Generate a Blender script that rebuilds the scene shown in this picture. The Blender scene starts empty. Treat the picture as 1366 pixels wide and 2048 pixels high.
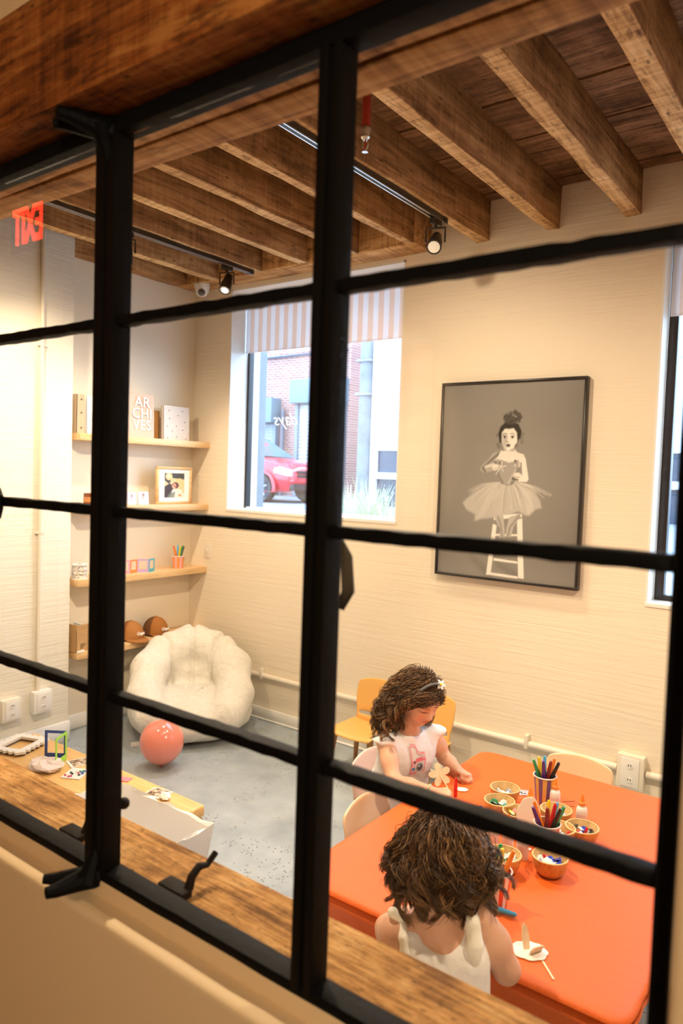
import bpy, bmesh, math, random
import numpy as np
from mathutils import Vector, Matrix, noise

# ------------------------------------------------------------------ camera, light, exposure
SC = bpy.context.scene
COL = SC.collection
PI = math.pi
CAM_Z = 1.748
cam_d = bpy.data.cameras.new('camera')
cam = bpy.data.objects.new('camera', cam_d); COL.objects.link(cam)
cam_d.sensor_fit = 'VERTICAL'; cam_d.sensor_height = 36.0; cam_d.sensor_width = 24.0
cam_d.lens = 36.0 * 1459.57 / 2048.0
cam_d.clip_start = 0.02; cam_d.clip_end = 200
yaw, pitch, roll = math.radians(36.445), math.radians(-2.912), math.radians(1.961)
fw = Vector((-math.sin(yaw)*math.cos(pitch), math.cos(yaw)*math.cos(pitch), math.sin(pitch)))
rt = Vector((math.cos(yaw), math.sin(yaw), 0)); up = rt.cross(fw)
rt2 = rt*math.cos(roll) + up*math.sin(roll); up2 = -rt*math.sin(roll) + up*math.cos(roll)
cam.matrix_world = Matrix(((rt2.x, up2.x, -fw.x, 0), (rt2.y, up2.y, -fw.y, 0), (rt2.z, up2.z, -fw.z, CAM_Z), (0, 0, 0, 1)))
cam_d.dof.use_dof = True; cam_d.dof.focus_distance = 2.75; cam_d.dof.aperture_fstop = 3.4
SC.camera = cam
SC.view_settings.view_transform = 'Standard'; SC.view_settings.look = 'None'
SC.view_settings.gamma = 1.0; SC.view_settings.use_curve_mapping = False
SC.view_settings.exposure = 0.12
world = bpy.data.worlds.new('daylight'); SC.world = world; world.use_nodes = True
bg = world.node_tree.nodes['Background']
bg.inputs['Color'].default_value = (0.50, 0.72, 1.0, 1); bg.inputs['Strength'].default_value = 8.5
SC.cycles.max_bounces = 6; SC.cycles.diffuse_bounces = 3; SC.cycles.glossy_bounces = 3; SC.cycles.use_adaptive_sampling = True; SC.cycles.adaptive_threshold = 0.06; SC.cycles.adaptive_min_samples = 16
SC.cycles.transparent_max_bounces = 24; SC.cycles.sample_clamp_indirect = 6.0
SC.cycles.caustics_reflective = False; SC.cycles.caustics_refractive = False
SC.cycles.use_denoising = True

WARM = (1.0, 0.79, 0.54)
def spot(name, loc, target, watts, angle=70, blend=0.6, radius=0.035, color=WARM):
    l = bpy.data.lights.new(name, 'SPOT'); l.energy = watts; l.color = color
    l.spot_size = math.radians(angle); l.spot_blend = blend; l.shadow_soft_size = radius
    o = bpy.data.objects.new(name, l); COL.objects.link(o); o.location = loc
    o.rotation_euler = (Vector(target) - Vector(loc)).to_track_quat('-Z', 'Y').to_euler()
    return o
def area(name, loc, target, watts, sx, sy, color=WARM):
    l = bpy.data.lights.new(name, 'AREA'); l.energy = watts; l.color = color
    l.shape = 'RECTANGLE'; l.size = sx; l.size_y = sy
    o = bpy.data.objects.new(name, l); COL.objects.link(o); o.location = loc
    o.rotation_euler = (Vector(target) - Vector(loc)).to_track_quat('-Z', 'Y').to_euler()
    return o
# room spots; only light_table_far and light_corner sit at a modelled head
spot('light_table_far', (-1.89, 3.22, 2.90), (-1.2, 2.2, 0.5), 195, 110, 0.7)
spot('light_table_near', (-1.89, 1.75, 2.93), (-0.95, 1.9, 0.5), 190, 105, 0.7)
spot('light_pier', (-1.89, 1.35, 2.93), (-4.08, 2.1, 1.6), 270, 64, 0.9)
spot('light_shelves', (-3.43, 1.75, 2.93), (-4.2, 3.3, 0.9), 78, 84, 0.7)
spot('light_corner', (-3.43, 3.28, 2.88), (-3.2, 2.6, 0.0), 95, 130, 0.7)
spot('fill_wall', (-1.89, 2.4, 2.93), (-1.9, 3.8, 1.2), 80, 125, 1.0)  # added fill on the wall, no fixture stands here
spot('fill_right', (0.2, 1.9, 2.95), (-0.4, 3.0, 0.6), 160, 130, 0.8)  # added fill, off both tracks and without a fixture
# unseen spots added to light the hall wall and the reflected arch
spot('light_hall', (0.95, -1.1, 2.4), (-0.9, 0.75, 1.4), 150, 95, 0.8, 0.10)
spot('light_hall_left', (-4.2, 0.1, 3.2), (-4.0, -1.5, 1.4), 30, 130, 0.8, 0.06)
spot('light_hall_back', (-2.6, 0.2, 3.25), (-2.75, -2.2, 2.0), 420, 34, 0.25, 0.04)  # added so the gingham arch shows up in the glass


# ------------------------------------------------------------------ helpers
class MB:
    """collects shapes and links them as ONE mesh object"""
    def __init__(s): s.v = []; s.f = []; s.m = []
    def add(s, vs, fs, mi=0):
        o = len(s.v); s.v += [tuple(float(q) for q in p) for p in vs]; s.f += [tuple(i + o for i in f) for f in fs]; s.m += [mi]*len(fs); return s
    def box(s, x0, x1, y0, y1, z0, z1, mi=0):
        return s.add([(x0,y0,z0),(x1,y0,z0),(x1,y1,z0),(x0,y1,z0),(x0,y0,z1),(x1,y0,z1),(x1,y1,z1),(x0,y1,z1)],
                     [(0,3,2,1),(4,5,6,7),(0,1,5,4),(1,2,6,5),(2,3,7,6),(3,0,4,7)], mi)
    def tube(s, pts, r, n=8, mi=0, cap=True, closed=False):
        pts = [Vector(p) for p in pts]; k = len(pts); rs = r if hasattr(r, '__len__') else [r]*k
        vs = []; ref = None
        for i, p in enumerate(pts):
            if closed: t = pts[(i+1) % k] - pts[i-1]
            else: t = pts[min(i+1, k-1)] - pts[max(i-1, 0)]
            t.normalize()
            if ref is None: ref = t.orthogonal()
            a = (ref - t*ref.dot(t)); a = a.normalized() if a.length > 1e-6 else t.orthogonal().normalized()
            ref = a; b = t.cross(a)
            for j in range(n):
                q = 2*PI*j/n; vs.append(p + (a*math.cos(q) + b*math.sin(q))*rs[i])
        fs = [(i*n+j, i*n+(j+1) % n, (i+1)*n+(j+1) % n, (i+1)*n+j) for i in range(k-1) for j in range(n)]
        if closed: fs += [((k-1)*n+j, (k-1)*n+(j+1) % n, (j+1) % n, j) for j in range(n)]
        elif cap: fs += [tuple(range(n-1, -1, -1)), tuple(range((k-1)*n, k*n))]
        return s.add(vs, fs, mi)
    def lathe(s, prof, n=20, c=(0,0,0), mi=0, axis='z', cap=True):
        vs = []; fs = []
        for (r, z) in prof:
            for j in range(n):
                q = 2*PI*j/n; p = (r*math.cos(q), r*math.sin(q), z)
                if axis == 'y': p = (p[0], p[2], p[1])
                elif axis == 'x': p = (p[2], p[0], p[1])
                vs.append((p[0]+c[0], p[1]+c[1], p[2]+c[2]))
        for i in range(len(prof)-1):
            for j in range(n): fs.append((i*n+j, i*n+(j+1) % n, (i+1)*n+(j+1) % n, (i+1)*n+j))
        if cap and prof[0][0] > 1e-5: fs.append(tuple(range(n-1, -1, -1)))
        if cap and prof[-1][0] > 1e-5: fs.append(tuple(range((len(prof)-1)*n, len(prof)*n)))
        return s.add(vs, fs, mi)
    def prism(s, poly, h0, h1, axis='z', mi=0):
        k = len(poly)
        def P(a, b, h): return (a,b,h) if axis == 'z' else ((a,h,b) if axis == 'y' else (h,a,b))
        vs = [P(a,b,h0) for a,b in poly] + [P(a,b,h1) for a,b in poly]
        fs = [tuple(range(k-1,-1,-1)), tuple(range(k,2*k))] + [(i,(i+1)%k,k+(i+1)%k,k+i) for i in range(k)]
        return s.add(vs, fs, mi)
    def ring(s, outer, inner, h0, h1, axis='z', mi=0):
        k = len(outer)
        def P(a, b, h): return (a,b,h) if axis == 'z' else ((a,h,b) if axis == 'y' else (h,a,b))
        vs = [P(*p,h0) for p in outer]+[P(*p,h0) for p in inner]+[P(*p,h1) for p in outer]+[P(*p,h1) for p in inner]
        fs = []
        for i in range(k):
            j = (i+1) % k
            fs += [(i,k+i,k+j,j),(2*k+i,2*k+j,3*k+j,3*k+i),(i,j,2*k+j,2*k+i),(k+i,3*k+i,3*k+j,k+j)]
        return s.add(vs, fs, mi)
    def ball(s, c, r, n=12, mi=0):
        r = r if hasattr(r, '__len__') else (r, r, r); m = max(4, n//2); vs = []
        for i in range(m+1):
            a = PI*i/m
            for j in range(n):
                q = 2*PI*j/n
                vs.append((c[0]+r[0]*math.sin(a)*math.cos(q), c[1]+r[1]*math.sin(a)*math.sin(q), c[2]+r[2]*math.cos(a)))
        return s.add(vs, [(i*n+j,(i+1)*n+j,(i+1)*n+(j+1)%n,i*n+(j+1)%n) for i in range(m) for j in range(n)], mi)
    def grid(s, pts, mi=0, wrap=False):
        r = len(pts); c = len(pts[0])
        return s.add([p for row in pts for p in row], [(i*c+j, i*c+(j+1) % c, (i+1)*c+(j+1) % c, (i+1)*c+j) for i in range(r-1) for j in range(c if wrap else c-1)], mi)
    def move(s, M):
        s.v = [tuple(M @ Vector(p)) for p in s.v]; return s
    def build(s, name, mats, parent=None, smooth=False, bevel=0.0, seg=2, angle=35, weld=False, sub=0, loc=None, rot=None):
        me = bpy.data.meshes.new(name); me.from_pydata(s.v, [], s.f)
        mats = mats if isinstance(mats, (list, tuple)) else [mats]
        for m in mats: me.materials.append(m)
        if len(mats) > 1: me.polygons.foreach_set('material_index', s.m)
        bm = bmesh.new(); bm.from_mesh(me)
        if weld or smooth: bmesh.ops.remove_doubles(bm, verts=bm.verts, dist=1e-5)
        bmesh.ops.recalc_face_normals(bm, faces=bm.faces)
        if bevel > 0:
            es = [e for e in bm.edges if len(e.link_faces) == 2 and e.calc_face_angle(0) > math.radians(angle)]
            bmesh.ops.bevel(bm, geom=es, offset=bevel, segments=seg, profile=0.6, affect='EDGES', clamp_overlap=True)
        bm.to_mesh(me); bm.free()
        o = bpy.data.objects.new(name, me); COL.objects.link(o)
        if smooth:
            me.polygons.foreach_set('use_smooth', [True]*len(me.polygons))
            if angle < 170 and sub == 0:
                for e in ():
                    pass
                me.set_sharp_from_angle(angle=math.radians(max(angle, 40)))
        elif bevel > 0:
            me.polygons.foreach_set('use_smooth', [True]*len(me.polygons)); me.set_sharp_from_angle(angle=math.radians(50))
        if sub:
            md = o.modifiers.new('s', 'SUBSURF'); md.levels = sub; md.render_levels = sub
        if parent is not None: o.parent = parent
        if loc is not None: o.location = loc
        if rot is not None: o.rotation_euler = rot
        return o
def tag(o, label=None, cat=None, group=None, kind=None):
    if label: o['label'] = label
    if cat: o['category'] = cat
    if group: o['group'] = group
    if kind: o['kind'] = kind
    return o
def empty(name, loc=(0,0,0), rz=0.0, label=None, cat=None, group=None, kind=None):
    o = bpy.data.objects.new(name, None); COL.objects.link(o); o.location = loc; o.rotation_euler = (0,0,rz)
    o.empty_display_size = 0.05
    return tag(o, label, cat, group, kind)
def copy_tree(o, parent=None, **props):
    c = o.copy(); COL.objects.link(c)
    if parent is not None: c.parent = parent
    for ch in o.children: copy_tree(ch, c)
    for k, v in props.items(): c[k] = v
    return c
def text_mesh(name, body, size, mat, parent, M, depth=0.0005, font_shear=0.0, align='CENTER', space=1.0, line=1.0, bold=0.0):
    cu = bpy.data.curves.new(name, 'FONT'); cu.body = body; cu.size = size; cu.extrude = depth
    cu.align_x = align; cu.align_y = 'CENTER'; cu.shear = font_shear; cu.space_character = space; cu.space_line = line; cu.offset = bold
    cu.resolution_u = 3
    o = bpy.data.objects.new(name, cu); COL.objects.link(o)
    dg = bpy.context.evaluated_depsgraph_get(); me = bpy.data.meshes.new_from_object(o.evaluated_get(dg))
    bpy.data.objects.remove(o); me.transform(M); me.materials.clear(); me.materials.append(mat); me.name = name
    r = bpy.data.objects.new(name, me); COL.objects.link(r); r.parent = parent
    return r

# ------------------------------------------------------------------ materials
def new_mat(name):
    m = bpy.data.materials.new(name); m.use_nodes = True; nt = m.node_tree
    return m, nt, nt.nodes['Principled BSDF']
def L(nt, a, b): nt.links.new(a, b)
def coords(nt, scale=(1,1,1), rot=(0,0,0), kind='Object'):
    tc = nt.nodes.new('ShaderNodeTexCoord'); mp = nt.nodes.new('ShaderNodeMapping')
    mp.inputs['Scale'].default_value = scale; mp.inputs['Rotation'].default_value = rot
    L(nt, tc.outputs[kind], mp.inputs['Vector']); return mp.outputs['Vector']
def tnoise(nt, vec, scale=5, detail=4, rough=0.55, dist=0.0):
    n = nt.nodes.new('ShaderNodeTexNoise'); n.inputs['Scale'].default_value = scale; n.inputs['Detail'].default_value = detail
    n.inputs['Roughness'].default_value = rough; n.inputs['Distortion'].default_value = dist
    L(nt, vec, n.inputs['Vector']); return n.outputs['Fac']
def ramp(nt, fac, stops):
    r = nt.nodes.new('ShaderNodeValToRGB'); e = r.color_ramp.elements
    while len(e) < len(stops): e.new(0.5)
    for q, (p, c) in zip(e, stops): q.position = p; q.color = (*c, 1) if len(c) == 3 else c
    L(nt, fac, r.inputs['Fac']); return r.outputs['Color']
def mixc(nt, fac, a, b, mode='MIX'):
    m = nt.nodes.new('ShaderNodeMix'); m.data_type = 'RGBA'; m.blend_type = mode
    for sock, val in ((m.inputs[0], fac), (m.inputs[6], a), (m.inputs[7], b)):
        if hasattr(val, 'links'): L(nt, val, sock)
        elif isinstance(val, (int, float)): sock.default_value = val
        else: sock.default_value = (*val, 1)
    return m.outputs[2]
def bump(nt, bsdf, h, strength=0.3, dist=0.01):
    b = nt.nodes.new('ShaderNodeBump'); b.inputs['Strength'].default_value = strength; b.inputs['Distance'].default_value = dist
    L(nt, h, b.inputs['Height']); L(nt, b.outputs['Normal'], bsdf.inputs['Normal']); return b
def mth(nt, op, a, b=0.0):
    n = nt.nodes.new('ShaderNodeMath'); n.operation = op
    for s_, v in ((n.inputs[0], a), (n.inputs[1], b)):
        if hasattr(v, 'links'): L(nt, v, s_)
        else: s_.default_value = v
    return n.outputs[0]
def plain(name, c, rough=0.5, metal=0.0, spec=0.5, nb=0.0, nscale=60, var=0.0, sss=0.0, coat=0.0, sheen=0.0):
    m, nt, b = new_mat(name)
    b.inputs['Base Color'].default_value = (*c, 1); b.inputs['Roughness'].default_value = rough; b.inputs['Metallic'].default_value = metal
    b.inputs['Specular IOR Level'].default_value = spec; b.inputs['Coat Weight'].default_value = coat
    if sheen: b.inputs['Sheen Weight'].default_value = sheen
    if sss:
        b.inputs['Subsurface Weight'].default_value = sss; b.inputs['Subsurface Radius'].default_value = (0.012, 0.005, 0.003); b.inputs['Subsurface Scale'].default_value = 0.6
    v = coords(nt)
    n = tnoise(nt, v, nscale, 4)
    if var:
        L(nt, ramp(nt, n, [(0.3, tuple(q*(1-var) for q in c)), (0.7, tuple(min(1, q*(1+var)) for q in c))]), b.inputs['Base Color'])
    if nb: bump(nt, b, n, nb, 0.004)
    return m
def emit(name, c, s):
    m = bpy.data.materials.new(name); m.use_nodes = True; nt = m.node_tree; nt.nodes.clear()
    e = nt.nodes.new('ShaderNodeEmission'); e.inputs['Color'].default_value = (*c, 1); e.inputs['Strength'].default_value = s
    o = nt.nodes.new('ShaderNodeOutputMaterial'); L(nt, e.outputs[0], o.inputs[0]); return m
def glass_mat(name, ior=1.5, tint=(1,1,1), rough=0.0):
    m = bpy.data.materials.new(name); m.use_nodes = True; nt = m.node_tree; nt.nodes.clear()
    t = nt.nodes.new('ShaderNodeBsdfTransparent'); t.inputs['Color'].default_value = (*tint, 1)
    g = nt.nodes.new('ShaderNodeBsdfGlossy'); g.inputs['Roughness'].default_value = rough
    ge = nt.nodes.new('ShaderNodeNewGeometry'); fr = nt.nodes.new('ShaderNodeFresnel')
    k = mth(nt, 'MULTIPLY_ADD', ge.outputs['Backfacing'], 1.0/ior - ior); k.node.inputs[2].default_value = ior
    L(nt, k, fr.inputs['IOR'])
    mx = nt.nodes.new('ShaderNodeMixShader'); L(nt, fr.outputs[0], mx.inputs[0]); L(nt, t.outputs[0], mx.inputs[1]); L(nt, g.outputs[0], mx.inputs[2])
    o = nt.nodes.new('ShaderNodeOutputMaterial'); L(nt, mx.outputs[0], o.inputs[0]); return m
def brushed_plaster(name, c, horiz='x', strength=0.5):
    m, nt, b = new_mat(name)
    sc = (0.9, 1, 26) if horiz == 'x' else (1, 0.9, 26)
    v = coords(nt, sc); n = tnoise(nt, v, 1.6, 5, 0.62, 0.6)
    v2 = coords(nt, tuple(q*2.6 for q in sc)); n2 = tnoise(nt, v2, 2.0, 3, 0.6, 0.3)
    v3 = coords(nt, (1,1,1)); n3 = tnoise(nt, v3, 1.1, 3)
    L(nt, ramp(nt, n3, [(0.3, tuple(q*0.97 for q in c)), (0.7, c)]), b.inputs['Base Color'])
    b.inputs['Roughness'].default_value = 0.55
    h = mth(nt, 'ADD', n, mth(nt, 'MULTIPLY', n2, 0.4)); bump(nt, b, h, strength, 0.012); return m
def old_wood(name, dark, mid, light, axis='x', saw=0.5, scale=1.0, fleck=0.6):
    """reclaimed timber: grain along axis, saw marks across it, dark flecks and nail holes"""
    m, nt, b = new_mat(name)
    ax = 'xy'.index(axis)
    def st(l, c): return tuple((l if i == ax else c)*scale for i in range(3))
    grain = tnoise(nt, coords(nt, st(1.0, 13)), 1.6, 6, 0.7, 1.2)
    sawm = tnoise(nt, coords(nt, st(46, 2.0)), 1.0, 3, 0.7, 0.35)
    blot = tnoise(nt, coords(nt), 3.0*scale, 4, 0.65)
    mix = mth(nt, 'ADD', mth(nt, 'MULTIPLY', grain, 0.5), mth(nt, 'ADD', mth(nt, 'MULTIPLY', sawm, saw*0.45), mth(nt, 'MULTIPLY', blot, 0.5-saw*0.45)))
    c = ramp(nt, mix, [(0.40, dark), (0.5, mid), (0.60, light)])
    fl = tnoise(nt, coords(nt, st(9, 38)), 1.0, 3, 0.6, 0.4)
    c = mixc(nt, mth(nt, 'MULTIPLY', ramp(nt, fl, [(0.56, (0,0,0)), (0.66, (1,1,1))]), fleck), c, tuple(q*0.55 for q in dark))
    vo = nt.nodes.new('ShaderNodeTexVoronoi'); vo.inputs['Scale'].default_value = 13*scale; L(nt, coords(nt, tuple(0.6 if i == ax else 1.5 for i in range(3))), vo.inputs['Vector'])
    spots = ramp(nt, vo.outputs['Distance'], [(0.08, (1,1,1)), (0.15, (0,0,0))])
    c = mixc(nt, mth(nt, 'MULTIPLY', spots, 0.75), c, tuple(q*0.35 for q in dark))
    L(nt, c, b.inputs['Base Color']); b.inputs['Roughness'].default_value = 0.75; b.inputs['Specular IOR Level'].default_value = 0.2
    bump(nt, b, mix, 0.9, 0.014); return m
def oak(name, base, dark, axis='y', rough=0.4, sc=1.0):
    m, nt, b = new_mat(name)
    g = {'x': (0.9, 12, 12), 'y': (12, 0.9, 12), 'z': (12, 12, 0.9)}[axis]
    n = tnoise(nt, coords(nt, tuple(q*sc for q in g)), 2.2, 6, 0.6, 1.0)
    L(nt, ramp(nt, n, [(0.35, dark), (0.55, base), (0.75, tuple(min(1, q*1.12) for q in base))]), b.inputs['Base Color'])
    b.inputs['Roughness'].default_value = rough; bump(nt, b, n, 0.08, 0.003); return m
def stripes(name, a, bcol, count, kind='angle', rough=0.5, off=0.0):
    m, nt, b = new_mat(name)
    tc = nt.nodes.new('ShaderNodeTexCoord'); sp = nt.nodes.new('ShaderNodeSeparateXYZ'); L(nt, tc.outputs['Object'], sp.inputs[0])
    if kind == 'angle': u = mth(nt, 'MULTIPLY', mth(nt, 'ADD', mth(nt, 'ARCTAN2', sp.outputs[1], sp.outputs[0]), PI), count/(2*PI))
    else: u = mth(nt, 'MULTIPLY', mth(nt, 'ADD', sp.outputs['xyz'.index(kind)], 20), count)
    f = mth(nt, 'FRACT', mth(nt, 'ADD', u, off)); k = mth(nt, 'GREATER_THAN', f, 0.5)
    L(nt, mixc(nt, k, a, bcol), b.inputs['Base Color']); b.inputs['Roughness'].default_value = rough; return m
def vcol(name, rough=0.5, attr='Col', sss=0.0, spec=0.4, coat=0.0):
    m, nt, b = new_mat(name); a = nt.nodes.new('ShaderNodeAttribute'); a.attribute_name = attr
    L(nt, a.outputs['Color'], b.inputs['Base Color']); b.inputs['Roughness'].default_value = rough; b.inputs['Specular IOR Level'].default_value = spec
    b.inputs['Coat Weight'].default_value = coat
    if sss:
        b.inputs['Subsurface Weight'].default_value = sss; b.inputs['Subsurface Radius'].default_value = (0.012, 0.005, 0.003); b.inputs['Subsurface Scale'].default_value = 0.6
    return m
def set_vcol(o, cols):
    at = o.data.color_attributes.new('Col', 'FLOAT_COLOR', 'POINT'); c = np.ones((len(o.data.vertices), 4), np.float32); c[:, :3] = cols
    at.data.foreach_set('color', c.ravel())

M = {}
M['wall_x'] = brushed_plaster('cream brushed plaster', (0.87, 0.775, 0.625), 'x', 0.27)
M['wall_y'] = brushed_plaster('white brushed plaster', (0.88, 0.82, 0.69), 'y', 0.36)
M['paint'] = plain('smooth cream paint', (0.86, 0.77, 0.62), 0.5, nb=0.03)
M['reveal'] = plain('white reveal paint', (0.86, 0.85, 0.82), 0.5, nb=0.05, nscale=25)
M['hall_paint'] = plain('hall cream paint', (0.80, 0.60, 0.36), 0.6, nb=0.04, nscale=40)
M['steel'] = plain('black painted steel', (0.003, 0.003, 0.0033), 0.6, spec=0.1, nb=0.5, nscale=35)
M['steel_brown'] = plain('dark bronze painted steel', (0.005, 0.004, 0.0033), 0.6, spec=0.1, nb=0.4, nscale=40)
M['glass'] = glass_mat('clear glass')
M['beam_near'] = old_wood('reclaimed red brown beam', (0.075, 0.020, 0.005), (0.29, 0.085, 0.016), (0.50, 0.20, 0.048), 'x', 0.35, 1.6, 0.6)
M['beam_in'] = old_wood('reclaimed tan beam', (0.18, 0.075, 0.024), (0.52, 0.27, 0.10), (0.74, 0.46, 0.21), 'x', 0.7, 0.8, 0.5)
M['sill_wood'] = old_wood('worn sill timber', (0.17, 0.072, 0.018), (0.44, 0.215, 0.06), (0.62, 0.36, 0.135), 'x', 0.1, 3.2, 0.55)
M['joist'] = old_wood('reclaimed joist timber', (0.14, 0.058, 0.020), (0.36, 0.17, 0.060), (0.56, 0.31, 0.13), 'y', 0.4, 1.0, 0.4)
M['joist_under_bounce'] = old_wood('joist underside lightened by bounce', (0.26, 0.125, 0.045), (0.60, 0.36, 0.155), (0.80, 0.54, 0.28), 'y', 0.75, 1.0, 0.6)  # paler than the joist sides: floor bounce light put into the timber colour
M['plank'] = old_wood('dark ceiling plank', (0.06, 0.027, 0.013), (0.20, 0.098, 0.045), (0.38, 0.20, 0.10), 'x', 0.2, 1.2, 0.5)
M['oak'] = oak('light oak', (0.74, 0.50, 0.26), (0.60, 0.36, 0.155), 'y')
M['oak_x'] = oak('light oak bench', (0.80, 0.50, 0.20), (0.66, 0.37, 0.12), 'x')
M['white_plastic'] = plain('white plastic', (0.82, 0.80, 0.76), 0.35)
M['black_plastic'] = plain('black plastic', (0.012, 0.012, 0.013), 0.35)
M['chrome'] = plain('brushed metal', (0.6, 0.6, 0.6), 0.3, metal=1.0)

# ------------------------------------------------------------------ floor, walls, ceiling
def floor_mat():
    m, nt, b = new_mat('polished grey concrete')
    v = coords(nt); n1 = tnoise(nt, v, 1.3, 5, 0.6); n2 = tnoise(nt, v, 9, 5, 0.6)
    base = ramp(nt, mth(nt, 'ADD', mth(nt, 'MULTIPLY', n1, 0.6), mth(nt, 'MULTIPLY', n2, 0.4)), [(0.35, (0.26, 0.31, 0.355)), (0.52, (0.36, 0.415, 0.46)), (0.68, (0.45, 0.50, 0.54))])
    vo = nt.nodes.new('ShaderNodeTexVoronoi'); vo.inputs['Scale'].default_value = 75; L(nt, v, vo.inputs['Vector'])
    sp = nt.nodes.new('ShaderNodeTexVoronoi'); sp.inputs['Scale'].default_value = 75; L(nt, v, sp.inputs['Vector'])
    msk = mth(nt, 'MULTIPLY', mth(nt, 'LESS_THAN', vo.outputs['Distance'], 0.3), mth(nt, 'GREATER_THAN', tnoise(nt, v, 3.1, 3), 0.54))
    pick = nt.nodes.new('ShaderNodeSeparateColor'); L(nt, sp.outputs['Color'], pick.inputs[0])
    msk = mth(nt, 'MULTIPLY', msk, mth(nt, 'GREATER_THAN', pick.outputs[0], 0.62))
    L(nt, mixc(nt, mth(nt, 'MULTIPLY', msk, 0.9), base, (0.07, 0.075, 0.085)), b.inputs['Base Color'])
    b.inputs['Roughness'].default_value = 0.34; bump(nt, b, n2, 0.05, 0.004); return m
M['floor'] = floor_mat()
def structure(o): return tag(o, kind='structure')
structure(MB().box(-4.6, 1.3, 0.8, 4.12, -0.1, 0).build('floor', M['floor']))
# street wall with two openings
W2 = (-3.861, -2.386, 1.457, 3.055); W3 = (-0.916, 0.35, 1.151, 2.99); YW = 3.8; YO = 4.12
mb = MB()
mb.box(-4.6, W2[0], YW, YO, 0, 3.36); mb.box(W2[1], W3[0], YW, YO, 0, 3.36); mb.box(W3[1], 1.3, YW, YO, 0, 3.36)
for w in (W2, W3): mb.box(w[0], w[1], YW, YO, 0, w[2]); mb.box(w[0], w[1], YW, YO, w[3], 3.36)
structure(mb.build('wall_back', M['wall_x'], weld=True))
structure(MB().box(-4.6, -4.237, 2.5, 3.8, 0, 3.36).build('wall_alcove', M['paint']))
structure(MB().box(-4.6, -4.08, 0.83, 2.67, 0, 3.36).build('wall_left', M['wall_y'], bevel=0.006))
structure(MB().box(1.2, 1.5, -2.5, 4.12, 0, 3.36).build('wall_right', M['paint']))
# ceiling: planks along x above joists along y
ceil = structure(MB().box(-4.6, 1.3, 0.8, 4.12, 3.36, 3.45).build('ceiling', M['plank']))
random.seed(4)
y = 0.86; k = 0
while y < 3.8:
    w = random.uniform(0.145, 0.185); z = 3.30 + random.uniform(-0.004, 0.006)
    MB().box(-4.3, 1.2, y+0.003, min(y+w, 3.8)-0.003, z, 3.355).build('plank', M['plank'], ceil); y += w
def rough_bar(p0, p1, w, h, amp, n=12, seed=0):
    """bar from p0 to p1 along x, y or z with wandering edges; w across, h up"""
    a = Vector(p0); b = Vector(p1); t = (b-a).normalized()
    u = Vector((0,0,1)) if abs(t.z) < 0.5 else Vector((0,1,0)); s = t.cross(u).normalized()
    rng = random.Random(seed); mb = MB(); vs = []
    for i in range(n+1):
        c = a.lerp(b, i/n)
        for sx, sz in ((-1,-1),(1,-1),(1,1),(-1,1)):
            vs.append(c + s*(sx*w/2 + rng.uniform(-amp, amp)) + u*(sz*h/2 + rng.uniform(-amp, amp)))
    fs = [(i*4+j, i*4+(j+1)%4, (i+1)*4+(j+1)%4, (i+1)*4+j) for i in range(n) for j in range(4)] + [(3,2,1,0), (n*4, n*4+1, n*4+2, n*4+3)]
    return mb.add(vs, fs)
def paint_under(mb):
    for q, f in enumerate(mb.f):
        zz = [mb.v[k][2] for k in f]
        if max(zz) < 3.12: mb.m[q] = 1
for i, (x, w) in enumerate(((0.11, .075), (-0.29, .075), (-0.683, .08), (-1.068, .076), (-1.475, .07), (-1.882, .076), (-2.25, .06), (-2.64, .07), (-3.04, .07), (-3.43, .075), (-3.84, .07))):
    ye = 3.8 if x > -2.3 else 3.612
    o = rough_bar((x, 0.86, 3.192), (x, ye, 3.192), w, 0.224, 0.004, 14, i); paint_under(o); o = o.build('joist', [M['joist'], M['joist_under_bounce']], ceil, bevel=0.003, seg=1)
rough_bar((-4.185, 2.5, 3.192), (-4.185, 3.612, 3.192), 0.10, 0.224, 0.003, 6, 31).build('joist', M['joist'], ceil, bevel=0.004, seg=1)
rough_bar((-4.237, 3.706, 3.192), (-2.215, 3.706, 3.192), 0.186, 0.224, 0.004, 9, 30).build('ledger', M['beam_in'], ceil, bevel=0.005, seg=1)
# baseboards
def base(name, mb): return structure(mb.build(name, M['reveal'], bevel=0.004, seg=1))
base('baseboard_back', MB().box(-4.237, 1.2, 3.785, 3.8, 0, 0.085).box(-4.237, 1.2, 3.776, 3.8, 0, 0.014))
base('baseboard_alcove', MB().box(-4.237, -4.222, 2.67, 3.785, 0, 0.10))
base('baseboard_left', MB().box(-4.08, -4.062, 0.9, 2.675, 0, 0.13))
# hall on the camera's side
structure(MB().box(-6.0, 1.3, -2.5, 0.8, -0.1, 0).build('floor_hall', plain('hall floor board', (0.30, 0.19, 0.10), 0.45, var=0.2, nscale=8)))
structure(MB().box(-6.2, 1.5, -2.5, 0.9, 3.36, 3.45).build('ceiling_hall', M['hall_paint']))
structure(MB().box(-6.2, 1.5, -2.7, -2.2, 0, 3.36).build('wall_hall_back', M['hall_paint']))
structure(MB().box(-6.3, -6.0, -2.5, 0.9, 0, 3.36).build('wall_hall_left', M['hall_paint']))
mb = MB().box(-6.0, 1.3, 0.74, 0.86, 0, 0.973)                       # below the window
mb.box(-6.0, -1.62, 0.74, 0.86, 0.973, 3.36).box(-0.138, 1.3, 0.74, 0.86, 0.973, 2.348).box(-1.62, 1.3, 0.76, 0.86, 2.548, 3.36)
structure(mb.build('wall_front', M['hall_paint'], bevel=0.012, seg=3))
structure(MB().box(-1.62, -0.138, 0.785, 0.838, 0.96, 1.003).build('trim_1', M['hall_paint'], bevel=0.004))
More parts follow.
